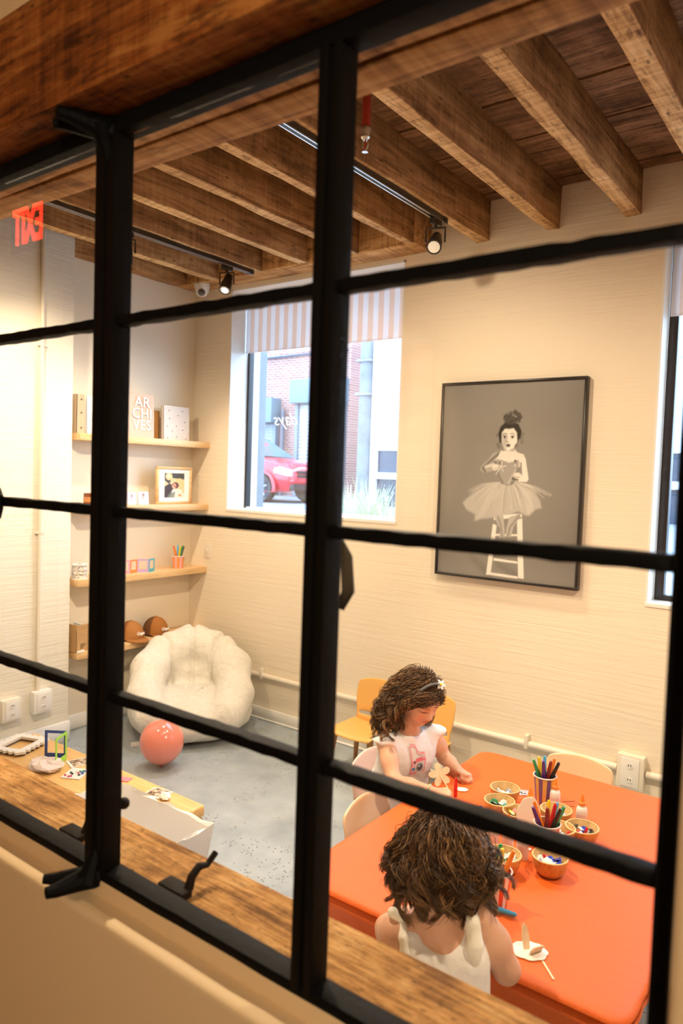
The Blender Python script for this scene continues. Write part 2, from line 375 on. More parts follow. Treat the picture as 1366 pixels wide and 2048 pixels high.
# timber header over the window and timber sill on the room side
hb = empty('header_beam', (-0.9, 0.8, 2.348), 0, 'thick red brown reclaimed timber header beam above the black steel window', 'beam')
def hbp(name, mb, m, bev=0.006):
    return mb.move(Matrix.Translation((0.9, -0.8, -2.348))).build(name, m, hb, bevel=bev, seg=2)
hbp('near_timber', rough_bar((-6.0, 0.777, 2.449), (1.2, 0.777, 2.449), 0.134, 0.20, 0.003, 30, 5), M['beam_near'], 0.007)
hbp('far_strip', rough_bar((-4.0, 0.867, 2.45), (1.2, 0.867, 2.45), 0.042, 0.20, 0.002, 26, 6), M['beam_in'], 0.004)
hbp('far_timber', rough_bar((-4.0, 0.930, 2.45), (1.2, 0.930, 2.45), 0.072, 0.20, 0.003, 26, 7), M['beam_in'], 0.006)
tag(rough_bar((-4.0, 0.904, 0.925), (1.2, 0.904, 0.925), 0.130, 0.152, 0.0025, 26, 8).build('window_sill_beam', M['sill_wood'], bevel=0.006, seg=2),
    'worn golden brown timber sill beam running under the black steel window', 'sill')

# ------------------------------------------------------------------ window_1: the black steel window we look through
w1 = empty('window_1', (0, 0.8, 1.0), kind='structure')
OFF = Matrix.Translation((0, -0.8, -1.0))
def wp(name, mb, m=None, bev=0.003, par=None):
    return mb.move(OFF).build(name, m or M['steel'], par or w1, bevel=bev, seg=2)
Z0, Z1 = 1.003, 2.348
wp('frame_bar', rough_bar((-1.62, 0.805, Z0+0.008), (-0.147, 0.805, Z0+0.008), 0.04, 0.017, 0.001, 24, 1))
wp('frame_bar', rough_bar((-1.62, 0.805, Z1-0.014), (-0.147, 0.805, Z1-0.014), 0.04, 0.028, 0.0006, 24, 2))
wp('frame_bar', rough_bar((-0.156, 0.805, Z0), (-0.156, 0.805, Z1), 0.018, 0.04, 0.0006, 12, 3))
wp('frame_bar', rough_bar((-1.62, 0.805, Z0), (-1.62, 0.805, Z1), 0.03, 0.04, 0.0006, 12, 4))
pm = wp('mullion', MB().box(-1.144, -1.118, 0.786, 0.825, Z0, Z1).box(-1.117, -1.104, 0.789, 0.825, Z0, Z1).box(-1.103, -1.087, 0.785, 0.825, Z0, Z1), M['steel_brown'])
pm2 = wp('mullion', MB().box(-0.644, -0.628, 0.785, 0.825, Z0, Z1).box(-0.627, -0.621, 0.790, 0.825, Z0, Z1).box(-0.620, -0.606, 0.785, 0.825, Z0, Z1), M['steel_brown'])
cols = ((-1.605, -1.144), (-1.087, -0.644), (-0.606, -0.165)); rows = (1.338, 1.669, 2.003)
sd = 40
for (x0, x1) in cols:
    for z in rows:
        sd += 1; wp('muntin', rough_bar((x0, 0.805, z), (x1, 0.805, z), 0.026, 0.0185, 0.0011, 18, sd), None, 0.004)
    zz = (Z0+0.016,) + rows + (Z1-0.028,)
    for a, b in zip(zz[:-1], zz[1:]): wp('pane', MB().box(x0-0.004, x1+0.004, 0.804, 0.808, a, b), M['glass'], 0)
# pivot brackets at the foot and head of the first mullion, and the catches
def bracket(sgn, zb):
    mb = MB()
    for (dx, dy, ln, w) in ((-0.066, -0.060, 0, 0.020), (-0.022, -0.082, 0, 0.024)):
        p0 = Vector((-1.118, 0.79, zb)); p1 = p0 + Vector((dx, dy, 0.004*sgn))
        mb.tube([p0 + Vector((0.01, 0.012, 0.012*sgn)), p0.lerp(p1, 0.35) + Vector((0,0,0.006*sgn)), p0.lerp(p1, 0.8), p1], [w*1.0, w*0.75, w*0.52, w*0.42], 10)
    mb.tube([(-1.12, 0.80, zb+0.06*sgn), (-1.118, 0.79, zb+0.03*sgn), (-1.112, 0.775, zb)], [0.012, 0.018, 0.022], 10)
    return mb
wp('bracket', bracket(1, 0.992), M['steel'], 0); wp('bracket', bracket(-1, 2.34), M['steel'], 0)
def catch(x):
    mb = MB().prism([(x-0.04, 0.835), (x+0.025, 0.835), (x+0.025, 0.858), (x+0.01, 0.866), (x-0.04, 0.866)], 1.0, 1.014)
    mb.tube([(x+0.015, 0.858, 1.010), (x+0.014, 0.866, 1.030), (x+0.012, 0.885, 1.040), (x+0.011, 0.905, 1.034), (x+0.012, 0.926, 1.050)], [0.009, 0.008, 0.0075, 0.006, 0.006], 8)
    return mb
wp('catch', catch(-0.955)); wp('catch', catch(-1.262))
wp('pull_handle', MB().tube([(-0.615, 0.83, 1.655), (-0.612, 0.845, 1.63), (-0.611, 0.85, 1.58), (-0.617, 0.84, 1.555)], [0.006, 0.009, 0.010, 0.006], 8), None, 0)
wp('pull_handle', MB().tube([(-1.468, 0.79, 1.695), (-1.456, 0.785, 1.68), (-1.456, 0.785, 1.655), (-1.466, 0.79, 1.635)], [0.006, 0.010, 0.010, 0.006], 8), None, 0)
wp('pull_handle', MB().ball((-1.098, 0.838, 1.125), 0.011, 10), None, 0)

# ------------------------------------------------------------------ street windows
def blind_mat(name):
    m = bpy.data.materials.new(name); m.use_nodes = True; nt = m.node_tree; nt.nodes.clear()
    tc = nt.nodes.new('ShaderNodeTexCoord'); sp = nt.nodes.new('ShaderNodeSeparateXYZ'); L(nt, tc.outputs['Object'], sp.inputs[0])
    k = mth(nt, 'GREATER_THAN', mth(nt, 'FRACT', mth(nt, 'MULTIPLY', mth(nt, 'ADD', sp.outputs[0], 20), 12.4)), 0.5)
    c = mixc(nt, k, (0.93, 0.90, 0.90), (0.92, 0.76, 0.67))
    d = nt.nodes.new('ShaderNodeBsdfDiffuse'); t = nt.nodes.new('ShaderNodeBsdfTranslucent'); L(nt, c, d.inputs[0]); L(nt, c, t.inputs[0])
    mx = nt.nodes.new('ShaderNodeMixShader'); mx.inputs[0].default_value = 0.45; L(nt, d.outputs[0], mx.inputs[1]); L(nt, t.outputs[0], mx.inputs[2])
    o = nt.nodes.new('ShaderNodeOutputMaterial'); L(nt, mx.outputs[0], o.inputs[0]); return m
M['blind'] = blind_mat('peach striped blind cloth')
def street_window(name, w, fr, yg):
    r = empty(name, (w[0], yg, w[2]), kind='structure'); T = Matrix.Translation((-w[0], -yg, -w[2]))
    t = 0.012
    mb = MB().box(w[0], w[0]+t, YW-0.001, yg, w[2], w[3]).box(w[1]-t, w[1], YW-0.001, yg, w[2], w[3]).box(w[0], w[1], YW-0.001, yg, w[3]-t, w[3])
    mb.move(T).build('reveal', M['reveal'], r)
    MB().box(w[0], w[1], YW-0.006, yg+0.05, w[2]-0.004, w[2]+0.018).move(T).build('sill_board', M['reveal'], r, bevel=0.004)
    z0 = w[2]+0.018; x0 = w[0]+t; x1 = w[1]-t; z1 = w[3]-t
    for k, b in enumerate(((x0, x0+fr, z0, z1), (x1-fr, x1, z0, z1), (x0+fr, x1-fr, z0, z0+fr*0.6), (x0+fr, x1-fr, z1-fr, z1))):
        MB().box(b[0], b[1], yg, yg+0.05, b[2], b[3]).move(T).build('frame_bar', M['reveal'] if k == 2 and fr < 0.03 else M['black_plastic'], r, bevel=0.003)
    MB().box(x0+fr-0.004, x1-fr+0.004, yg+0.022, yg+0.028, z0+fr*0.5, z1-fr+0.004).move(T).build('pane', M['glass'], r)
    return r
win2 = street_window('window_2', W2, 0.018, 3.975)
win3 = street_window('window_3', W3, 0.045, 3.925)
def blind(x0, x1, yb, zb, zt, label):
    r = empty('roller_blind', (x0, yb, zb), 0, label, 'blind', 'striped blinds in the street windows'); T = Matrix.Translation((-x0, -yb, -zb))
    pts = [[(x, yb + 0.002*math.sin(x*9), z) for x in np.linspace(x0, x1, 24)] for z in (zb, zb+0.1, zt)]
    mb = MB().grid([[(p[0], p[1]-0.0006, p[2]) for p in row] for row in pts]); mb.grid([[(p[0], p[1]+0.0006, p[2]) for p in row] for row in pts])
    o = mb.move(T).build('cloth', M['blind'], r, smooth=True)
    MB().box(x0, x1, yb-0.005, yb+0.005, zb-0.012, zb).move(T).build('hem_bar', M['blind'], r, bevel=0.003)
    MB().tube([(x0, yb+0.012, zt), (x1, yb+0.012, zt)], 0.014, 12).move(T).build('roller', M['white_plastic'], r, smooth=True)
blind(-3.842, -2.402, 3.945, 2.632, 3.02, 'peach and white striped blind half lowered in the window over the red car')
blind(-0.895, 0.33, 3.905, 2.60, 2.96, 'peach striped blind at the right window, mostly hidden by the steel frame')
def letter_mat():
    m = bpy.data.materials.new('white window film'); m.use_nodes = True; nt = m.node_tree; nt.nodes.clear()
    d = nt.nodes.new('ShaderNodeBsdfDiffuse'); t = nt.nodes.new('ShaderNodeBsdfTranslucent'); mx = nt.nodes.new('ShaderNodeMixShader'); mx.inputs[0].default_value = 0.6
    for q in (d, t): q.inputs[0].default_value = (0.95, 0.95, 0.95, 1)
    o = nt.nodes.new('ShaderNodeOutputMaterial'); L(nt, d.outputs[0], mx.inputs[1]); L(nt, t.outputs[0], mx.inputs[2]); L(nt, mx.outputs[0], o.inputs[0]); return m
# white script on the street glass, written to be read from outside
def on_glass(name, body, size, x, z, shear=0.35):
    T = Matrix.Translation((x - W2[0], 3.994-3.975, z - W2[2])) @ Matrix(((-1,0,0,0),(0,0,1,0),(0,1,0,0),(0,0,0,1)))
    return text_mesh(name, body, size, letter_mat(), win2, T, 0.0003, shear)
on_glass('lettering', 'days', 0.13, -3.464, 2.13, 0.45)

# ------------------------------------------------------------------ signed distance modelling
class SD:
    """soft shapes: smooth unions of round cones and ellipsoids, meshed by surface nets"""
    def __init__(s, lo, hi, h):
        s.lo = np.array(lo, np.float32); s.h = h
        s.n = np.ceil((np.array(hi) - s.lo)/h).astype(int) + 1
        s.f = np.full(s.n, 0.5, np.float32)
    def _sub(s, a, b, m):
        i0 = np.maximum(0, np.floor((np.array(a)-m-s.lo)/s.h).astype(int)); i1 = np.minimum(s.n, np.ceil((np.array(b)+m-s.lo)/s.h).astype(int)+1)
        if np.any(i1 <= i0): return None
        g = [s.lo[k] + s.h*np.arange(i0[k], i1[k], dtype=np.float32) for k in range(3)]
        return tuple(slice(i0[k], i1[k]) for k in range(3)), np.meshgrid(*g, indexing='ij', sparse=True)
    def _put(s, sl, d, k, op):
        a = s.f[sl]
        if op == 'sub':
            d = -d
            q = np.maximum(k-np.abs(a-d), 0)/k if k > 0 else 0; s.f[sl] = np.maximum(a, d) + (q*q*k/4 if k > 0 else 0)
        else:
            q = np.maximum(k-np.abs(a-d), 0)/k if k > 0 else 0; s.f[sl] = np.minimum(a, d) - (q*q*k/4 if k > 0 else 0)
    def cone(s, a, b, ra, rb, k=0.02, op='add'):
        a = np.array(a, np.float32); b = np.array(b, np.float32); R = max(ra, rb); m = R + k + 3*s.h
        r = s._sub(np.minimum(a, b), np.maximum(a, b), m)
        if r is None: return s
        sl, (X, Y, Z) = r; d = b-a; L2 = float(d@d) + 1e-9
        t = np.clip(((X-a[0])*d[0] + (Y-a[1])*d[1] + (Z-a[2])*d[2])/L2, 0, 1)
        D = np.sqrt((X-a[0]-t*d[0])**2 + (Y-a[1]-t*d[1])**2 + (Z-a[2]-t*d[2])**2) - (ra + (rb-ra)*t)
        s._put(sl, D, k, op); return s
    def chain(s, pts, rs, k=0.02):
        for i in range(len(pts)-1): s.cone(pts[i], pts[i+1], rs[i], rs[i+1], k)
        return s
    def ell(s, c, r, k=0.02, R=None, op='add'):
        c = np.array(c, np.float32); r = np.array(r, np.float32); m = float(r.max())
        q = s._sub(c-m, c+m, k+3*s.h)
        if q is None: return s
        sl, (X, Y, Z) = q; x, y, z = X-c[0], Y-c[1], Z-c[2]
        if R is not None:
            R = np.array(R); x, y, z = (R[0,0]*x+R[1,0]*y+R[2,0]*z), (R[0,1]*x+R[1,1]*y+R[2,1]*z), (R[0,2]*x+R[1,2]*y+R[2,2]*z)
        k0 = np.sqrt((x/r[0])**2 + (y/r[1])**2 + (z/r[2])**2); k1 = np.sqrt((x/r[0]**2)**2 + (y/r[1]**2)**2 + (z/r[2]**2)**2) + 1e-6
        s._put(sl, k0*(k0-1)/k1, k, op); return s
    def plane(s, n, d, k=0.0):
        """keep the side where n.p < d"""
        g = [s.lo[k_] + s.h*np.arange(s.n[k_], dtype=np.float32) for k_ in range(3)]; X, Y, Z = np.meshgrid(*g, indexing='ij', sparse=True)
        D = X*n[0] + Y*n[1] + Z*n[2] - d
        if k > 0: q = np.maximum(k-np.abs(s.f-D), 0)/k; s.f = np.maximum(s.f, D) + q*q*k/4
        else: s.f = np.maximum(s.f, D)
        return s
    def copy(s): c = object.__new__(SD); c.lo = s.lo; c.h = s.h; c.n = s.n; c.f = s.f.copy(); return c
    def mesh(s):
        f = s.f; sg = f < 0; n = s.n; cid = {}; keys = []; poss = []; quads = []
        def lin(i, j, k): return (i.astype(np.int64)*n[1] + j)*n[2] + k
        ks, ps, qs = [], [], []
        for ax in range(3):
            sa = [slice(None)]*3; sb = [slice(None)]*3; sa[ax] = slice(0, -1); sb[ax] = slice(1, None)
            v0 = f[tuple(sa)]; v1 = f[tuple(sb)]; I = np.array(np.nonzero((v0 < 0) != (v1 < 0)))
            if I.shape[1] == 0: continue
            a = v0[tuple(I)]; b = v1[tuple(I)]; t = a/(a-b); P = I.astype(np.float64).copy(); P[ax] += t
            o1, o2 = [(1,2),(2,0),(0,1)][ax]
            ok = (I[o1] > 0) & (I[o2] > 0) & (I[o1] < n[o1]-1) & (I[o2] < n[o2]-1); I = I[:, ok]; P = P[:, ok]; a = a[ok]
            cs = []
            for d1, d2 in ((-1,-1),(0,-1),(0,0),(-1,0)):
                J = I.copy(); J[o1] += d1; J[o2] += d2; c = lin(*J); cs.append(c); ks.append(c); ps.append(P.T)
            q = np.stack(cs, 1); q[a > 0] = q[a > 0][:, ::-1]; qs.append(q)
        ks = np.concatenate(ks); ps = np.concatenate(ps); qs = np.concatenate(qs)
        u, inv = np.unique(ks, return_inverse=True); cnt = np.bincount(inv); V = np.stack([np.bincount(inv, ps[:, k])/cnt for k in range(3)], 1)
        Q = np.searchsorted(u, qs); return V*s.h + s.lo, Q
def np_mesh(name, V, Q, mats, parent=None, smooth=True, mi=None):
    me = bpy.data.meshes.new(name); V = np.asarray(V, np.float32); Q = np.asarray(Q, np.int32); k = Q.shape[1]
    me.vertices.add(len(V)); me.vertices.foreach_set('co', V.ravel()); me.loops.add(Q.size); me.loops.foreach_set('vertex_index', Q.ravel())
    me.polygons.add(len(Q)); me.polygons.foreach_set('loop_start', np.arange(0, Q.size, k, dtype=np.int32)); me.polygons.foreach_set('loop_total', np.full(len(Q), k, np.int32))
    mats = mats if isinstance(mats, (list, tuple)) else [mats]
    for m in mats: me.materials.append(m)
    if mi is not None: me.polygons.foreach_set('material_index', np.asarray(mi, np.int32))
    me.update(); me.validate()
    if smooth: me.polygons.foreach_set('use_smooth', np.ones(len(me.polygons), bool))
    o = bpy.data.objects.new(name, me); COL.objects.link(o)
    if parent is not None: o.parent = parent
    return o
def relax(V, Q, it=2, lam=0.5):
    E = np.concatenate([Q[:, [i, (i+1) % Q.shape[1]]] for i in range(Q.shape[1])]); n = len(V)
    a = np.concatenate([E[:, 0], E[:, 1]]); b = np.concatenate([E[:, 1], E[:, 0]]); c = np.bincount(a, minlength=n)[:, None] + 1e-9
    for _ in range(it):
        m = np.stack([np.bincount(a, V[b, k], n) for k in range(3)], 1)/c; V = V + lam*(m-V)
    return V
def vnormals(V, Q):
    n = np.cross(V[Q[:, 2]]-V[Q[:, 0]], V[Q[:, 3 % Q.shape[1]]]-V[Q[:, 1]]) if Q.shape[1] == 4 else np.cross(V[Q[:, 1]]-V[Q[:, 0]], V[Q[:, 2]]-V[Q[:, 0]])
    N = np.zeros_like(V)
    for i in range(Q.shape[1]): np.add.at(N, Q[:, i], n)
    return N/(np.linalg.norm(N, axis=1)[:, None]+1e-12)

# ------------------------------------------------------------------ table with stretched orange cover
TX0, TX1, TY0, TY1, TZ = -1.362, -0.385, 1.65, 2.97, 0.55
def cloth_mat():
    m, nt, b = new_mat('orange stretch cloth'); v = coords(nt); n = tnoise(nt, v, 400, 2); n2 = tnoise(nt, coords(nt, (1.2, 7, 1)), 2.5, 3, 0.5, 0.5)
    L(nt, ramp(nt, n, [(0.35, (0.64, 0.098, 0.004)), (0.65, (0.77, 0.13, 0.006))]), b.inputs['Base Color'])
    b.inputs['Roughness'].default_value = 0.6; b.inputs['Sheen Weight'].default_value = 0.08; b.inputs['Sheen Tint'].default_value = (1, 0.5, 0.35, 1)
    h = mth(nt, 'ADD', mth(nt, 'MULTIPLY', n, 0.06), n2); bump(nt, b, h, 0.12, 0.01); return m
M['cloth'] = cloth_mat()
tab = empty('craft_table', ((TX0+TX1)/2, (TY0+TY1)/2, 0), 0, 'low rectangular craft table under a stretched orange cloth cover', 'table')
hx, hy = (TX1-TX0)/2, (TY1-TY0)/2
MB().box(-hx+0.015, hx-0.015, -hy+0.015, hy-0.015, TZ-0.032, TZ-0.008).build('tabletop', M['white_plastic'], tab, bevel=0.004)
for sx in (-1, 1):
    for sy in (-1, 1):
        x, y = sx*(hx-0.07), sy*(hy-0.08)
        MB().tube([(x, y, TZ-0.03), (x, y, 0.03)], [0.024, 0.021], 12).tube([(x, y, 0.03), (x, y, 0.0)], [0.025, 0.025], 12).build('leg', plain('pale grey leg', (0.55, 0.54, 0.53), 0.4), tab, smooth=True)
def rrect(hx, hy, r, n=6, per=20):
    pts = []
    for cx, cy, a0 in ((hx-r, hy-r, 0), (-hx+r, hy-r, 90), (-hx+r, -hy+r, 180), (hx-r, -hy+r, 270)):
        for i in range(n+1):
            a = math.radians(a0+90*i/n); pts.append((cx+r*math.cos(a), cy+r*math.sin(a)))
    out = []
    for i, p in enumerate(pts):
        q = pts[(i+1) % len(pts)]; d = math.dist(p, q); k = max(1, int(d/0.014))
        for j in range(k): out.append((p[0]+(q[0]-p[0])*j/k, p[1]+(q[1]-p[1])*j/k))
    return out
ring0 = rrect(hx, hy, 0.055); rng = random.Random(3); mb = MB()
prof = [(-0.40, 0.0005), (-0.12, 0.0005), (-0.04, 0.0), (-0.010, -0.001), (0.001, -0.006), (0.004, -0.012), (-0.012, -0.022), (0.006, -0.032), (0.004, -0.042), (-0.016, -0.065), (-0.024, -0.105)]
rowsr = []
for pi_, (off, dz) in enumerate(prof):
    row = []
    for i, (x, y) in enumerate(ring0):
        sx = (hx+off)/hx; sy = (hy+off)/hy; w = 0.0
        if pi_ >= 5:
            amp = 0.0035*(pi_-4)/6; ph = i*1.35 + 2.0*math.sin(i*0.31)
            onx = abs(abs(x)-hx) < 0.05                                   # gathered elastic on the short ends
            w = amp*math.sin(ph)*(1.0 if onx else 0.35)
        skirt = dz
        if abs(x-hx) < 0.04 and pi_ >= 8: skirt = dz*0.55               # the right end is pulled up short
        row.append((x*sx + (w if abs(abs(x)-hx) < 0.05 else 0), y*sy + (w if abs(abs(x)-hx) >= 0.05 else 0), TZ + skirt))
    rowsr.append(row)
mb.grid(rowsr, wrap=True)
mb.add(rowsr[0], [tuple(range(len(rowsr[0])))])
cov = mb.build('cloth_cover', M['cloth'], tab, smooth=True, angle=80)

# ------------------------------------------------------------------ children's chairs
def chair_mats(c, leg): return plain('chair plastic', c, 0.38, coat=0.1), plain('chair leg', leg, 0.45, var=0.15, nscale=12)
CH = {}
def make_chair(key, c, leg, label, loc, rz, group, w=0.30, h=0.545, sz=0.285, slot=True):
    """seat faces local -y; backrest at local y=0"""
    r = empty('child_chair', loc, rz, label, 'chair', group)
    if key in CH:
        for me, nm, mods in CH[key]:
            o = bpy.data.objects.new(nm, me); COL.objects.link(o); o.parent = r
            for th, sb in mods:
                m_ = o.modifiers.new('t', 'SOLIDIFY'); m_.thickness = th; m_.offset = 0
                m_ = o.modifiers.new('s', 'SUBSURF'); m_.levels = 2; m_.render_levels = 2
        return r
    mp, ml = chair_mats(c, leg); rec = []
    def fin(o, mods=()):
        for th, sb in mods:
            m_ = o.modifiers.new('t', 'SOLIDIFY'); m_.thickness = th; m_.offset = 0
            m_ = o.modifiers.new('s', 'SUBSURF'); m_.levels = 2; m_.render_levels = 2
        rec.append((o.data, o.name.split('.')[0], mods)); return o
    # seat shell
    ys = [-0.30, -0.29, -0.22, -0.13, -0.05, -0.02]; us = [-1, -0.86, -0.5, 0, 0.5, 0.86, 1]
    pts = [[(u*w*0.5*(0.93 if j == 0 else 1.0), y, sz + (-0.022 if j == 0 else 0.0) - 0.012*(1-u*u)*(1 if 0 < j < 5 else 0.4) + 0.006*abs(u)) for u in us] for j, y in enumerate(ys)]
    fin(MB().grid(pts).build('seat', mp, r, smooth=True, angle=175), ((0.012, 2),))
    # backrest with a slot low down, curved across, top corners rounded
    zs = [sz-0.005, sz+0.035, sz+0.055, sz+0.105, h*0.86, h*0.96, h]
    us = [-1, -0.9, -0.55, 0, 0.55, 0.9, 1]; rows_ = []
    for j, z in enumerate(zs):
        t = (z-sz)/(h-sz); ww = w*0.5*(0.90 if j < 3 else (1.0 if j < 6 else 0.92))
        rows_.append([(u*ww, -0.025 + 0.05*t + 0.022*u*u*-1.0*(0.5+0.5*t), z - (0.028*u*u if j >= 5 else 0)) for u in us])
    mb = MB().grid(rows_)
    if slot:
        keep = [q for q in range(len(mb.f)) if q not in (1*6+1, 1*6+2, 1*6+3, 1*6+4)]; mb.f = [mb.f[q] for q in keep]; mb.m = [0]*len(mb.f)
    fin(mb.build('backrest', mp, r, smooth=True, angle=175), ((0.012, 2),))
    for sx in (-1, 1):
        for yy, dy in ((-0.26, -0.03), (-0.035, 0.035)):
            p0 = (sx*w*0.40, yy, sz-0.008); p1 = (sx*w*0.52, yy+dy, 0.0)
            fin(MB().tube([p0, tuple((a+b)/2 for a, b in zip(p0, p1)), p1], [0.019, 0.016, 0.012], 10).build('leg', ml, r, smooth=True, angle=50))
    CH[key] = rec; return r
YEL = (0.72, 0.40, 0.11); PIN = (0.80, 0.55, 0.46); PEA = (0.84, 0.58, 0.36); BRN = (0.36, 0.17, 0.06)
make_chair('y', YEL, BRN, 'mustard yellow child chair against the wall, left of the two, nearer the beanbag', (-2.335, 3.60, 0), 0.0, 'mustard chairs against the wall')
make_chair('y', YEL, BRN, 'mustard yellow child chair against the wall directly behind the girl with the daisy headband', (-1.975, 3.60, 0), 0.0, 'mustard chairs against the wall')
make_chair('p', PIN, (0.55, 0.30, 0.14), 'pale pink child chair the girl with the daisy headband sits on', (-1.715, 2.60, 0), PI/2, None, h=0.565)
make_chair('q', PEA, (0.60, 0.36, 0.17), 'peach child chair tucked in empty at the left side of the orange table', (-1.50, 2.255, 0), PI/2, 'peach chairs at the table', h=0.54)
make_chair('q', PEA, (0.60, 0.36, 0.17), 'peach child chair behind the far long edge of the orange table', (-1.01, 3.21, 0), 0, 'peach chairs at the table', h=0.54)
make_chair('w', (0.74, 0.73, 0.72), (0.60, 0.36, 0.17), 'white child chair tucked at the table left of the girl seen from behind', (-1.262, 1.575, 0), PI, None, h=0.55)
make_chair('w', (0.74, 0.73, 0.72), (0.60, 0.36, 0.17), 'white child chair under the girl seen from behind', (-0.62, 1.345, 0), math.radians(228), None)

# ------------------------------------------------------------------ beanbag
def fur_mat():
    m, nt, b = new_mat('ivory faux fur'); v = coords(nt); n = tnoise(nt, v, 38, 6, 0.7, 0.6); n2 = tnoise(nt, v, 7, 4, 0.6)
    L(nt, ramp(nt, n, [(0.3, (0.80, 0.75, 0.65)), (0.6, (0.90, 0.87, 0.79))]), b.inputs['Base Color']); b.inputs['Roughness'].default_value = 0.9
    b.inputs['Sheen Weight'].default_value = 0.4; bump(nt, b, mth(nt, 'ADD', n, mth(nt, 'MULTIPLY', n2, 1.2)), 0.75, 0.014); return m
bb = empty('beanbag_chair', (-3.655, 3.315, 0), math.radians(47.7), 'ivory faux fur beanbag armchair on the floor under the shelves', 'beanbag')
sd = SD((-0.5, -0.52, -0.02), (0.5, 0.5, 0.72), 0.0105)
sd.ell((0, 0.0, 0.125), (0.41, 0.41, 0.17), 0.05)
ch = [(-0.235, -0.27, 0.19, 0.115), (-0.29, -0.12, 0.27, 0.115), (-0.275, 0.07, 0.39, 0.118), (-0.17, 0.215, 0.475, 0.125), (0, 0.265, 0.515, 0.132), (0.17, 0.215, 0.475, 0.125), (0.275, 0.07, 0.39, 0.118), (0.29, -0.12, 0.27, 0.115), (0.235, -0.27, 0.19, 0.115)]
for p, q in zip(ch[:-1], ch[1:]): sd.cone(p[:3], q[:3], p[3], q[3], 0.045)
sd.cone((-0.15, 0.22, 0.33), (0.15, 0.22, 0.33), 0.13, 0.13, 0.05)
sd.ell((0, -0.13, 0.165), (0.235, 0.25, 0.095), 0.02)
for sx in (-1, 1): sd.cone((sx*0.19, 0.0, 0.25), (sx*0.155, -0.30, 0.21), 0.008, 0.008, 0.04, op='sub')
sd.plane((0, 0, -1), 0.0, 0.03)
V, Q = sd.mesh(); V = relax(V, Q, 3); N = vnormals(V, Q)
phi = np.arctan2(V[:, 0], V[:, 1]+0.16)
for s0 in (-0.50, 0.02, 0.54): V = V - N*(0.028*np.exp(-((phi-s0)/0.045)**2)*np.clip((V[:, 2]-0.24)/0.1, 0, 1))[:, None]      # seams down the back
dn = np.array([noise.noise(Vector(p)*5.5) * 0.010 + noise.noise(Vector(p)*17) * 0.0045 for p in V]); V = V + N*dn[:, None]; V[:, 2] = np.maximum(V[:, 2] - V[:, 2].min(), 0)
np_mesh('body', V, Q, fur_mat(), bb)
MB().tube([(0.02*math.cos(a), 0.02, 0) for a in (0,)] + [(0.0, 0.02, 0.004)], 0.30, 20).build('base', M['black_plastic'], bb)
for (x0, y0) in ((-0.37, -0.17),):
    MB().box(x0-0.06, x0, y0-0.003, y0+0.003, 0.002, 0.03).build('care_tag', M['white_plastic'], bb, rot=(0, 0, 0.3))

# ------------------------------------------------------------------ balloon
bl = empty('balloon', (-3.32, 2.80, 0), 0, 'coral pink balloon resting on the concrete floor before the beanbag', 'balloon')
prof = [(0.004, 0.012), (0.016, 0.022)] + [(0.128*math.sin(a)**0.92*(1.0 if a < PI/2 else 1.0), 0.152 - (0.143 if a > PI/2 else 0.128)*math.cos(PI-a) * (1 if True else 0)) for a in np.linspace(PI*0.93, 0.001, 20)]
prof = []
for a in np.linspace(0.06, PI-0.001, 24):
    low = a < PI/2; R = 0.128*math.sin(a); z = 0.155 - (0.138 if low else 0.128)*math.cos(a)
    if low: R *= 1 - 0.22*(1-math.sin(a))
    prof.append((max(R, 0.0005), z))
mbal = plain('coral latex', (0.88, 0.27, 0.20), 0.16, coat=0.4, spec=0.6)
MB().lathe(prof, 28).build('bladder', mbal, bl, smooth=True, angle=170, rot=(0.12, 0.1, 0))
MB().lathe([(0.004, 0.022), (0.009, 0.014), (0.012, 0.004), (0.010, 0.0)], 14, (0.004, -0.012, 0)).build('knot', plain('dark coral latex', (0.55, 0.04, 0.03), 0.35), bl, smooth=True)

# ------------------------------------------------------------------ low bench with craft things, waste bin
bn = empty('low_bench', (-2.84, 1.945, 0), 0, 'low light wood bench along the window wall, covered with photo frames', 'bench')
MB().box(-0.64, 0.64, -0.145, 0.145, 0.30, 0.35).build('benchtop', M['oak_x'], bn, bevel=0.012, seg=3)
MB().box(-0.635, 0.635, -0.14, 0.14, 0.265, 0.296).build('apron', oak('bench apron', (0.55, 0.31, 0.12), (0.42, 0.22, 0.08), 'x'), bn, bevel=0.008)
for sx in (-1, 1):
    for sy in (-1, 1): MB().box(sx*0.57-0.03, sx*0.57+0.03, sy*0.10-0.03, sy*0.10+0.03, 0, 0.27).build('leg', M['oak_x'], bn, bevel=0.006)
BZ = 0.352
def scallop(w, h, n, amp):
    pts = []
    P = [(-w, -h), (w, -h), (w, h), (-w, h)]
    for i in range(4):
        a, b = P[i], P[(i+1) % 4]; L_ = math.dist(a, b); k = max(2, round(L_/n)); nx, ny = (b[1]-a[1])/L_, -(b[0]-a[0])/L_
        for j in range(k*6):
            t = j/(k*6); o = amp*abs(math.sin(PI*t*k)); pts.append((a[0]+(b[0]-a[0])*t + nx*o, a[1]+(b[1]-a[1])*t + ny*o))
    return pts
def inner_of(outer, w, h):
    return [tuple(np.array(p)/max(abs(p[0])/w, abs(p[1])/h)) for p in outer]
fr = empty('scalloped_frame', (-3.35, 1.93, BZ), 0.35, 'white scalloped photo frame lying flat on the bench', 'frame')
o_ = scallop(0.085, 0.10, 0.035, 0.016)
MB().ring(o_, inner_of(o_, 0.055, 0.07), 0.008, 0.020).build('rim', M['white_plastic'], fr)
MB().ring([(a*0.94, b*0.94) for a, b in o_], inner_of(o_, 0.055, 0.07), 0.0, 0.0075).build('backing', plain('dark frame edge', (0.10, 0.08, 0.07), 0.5), fr)
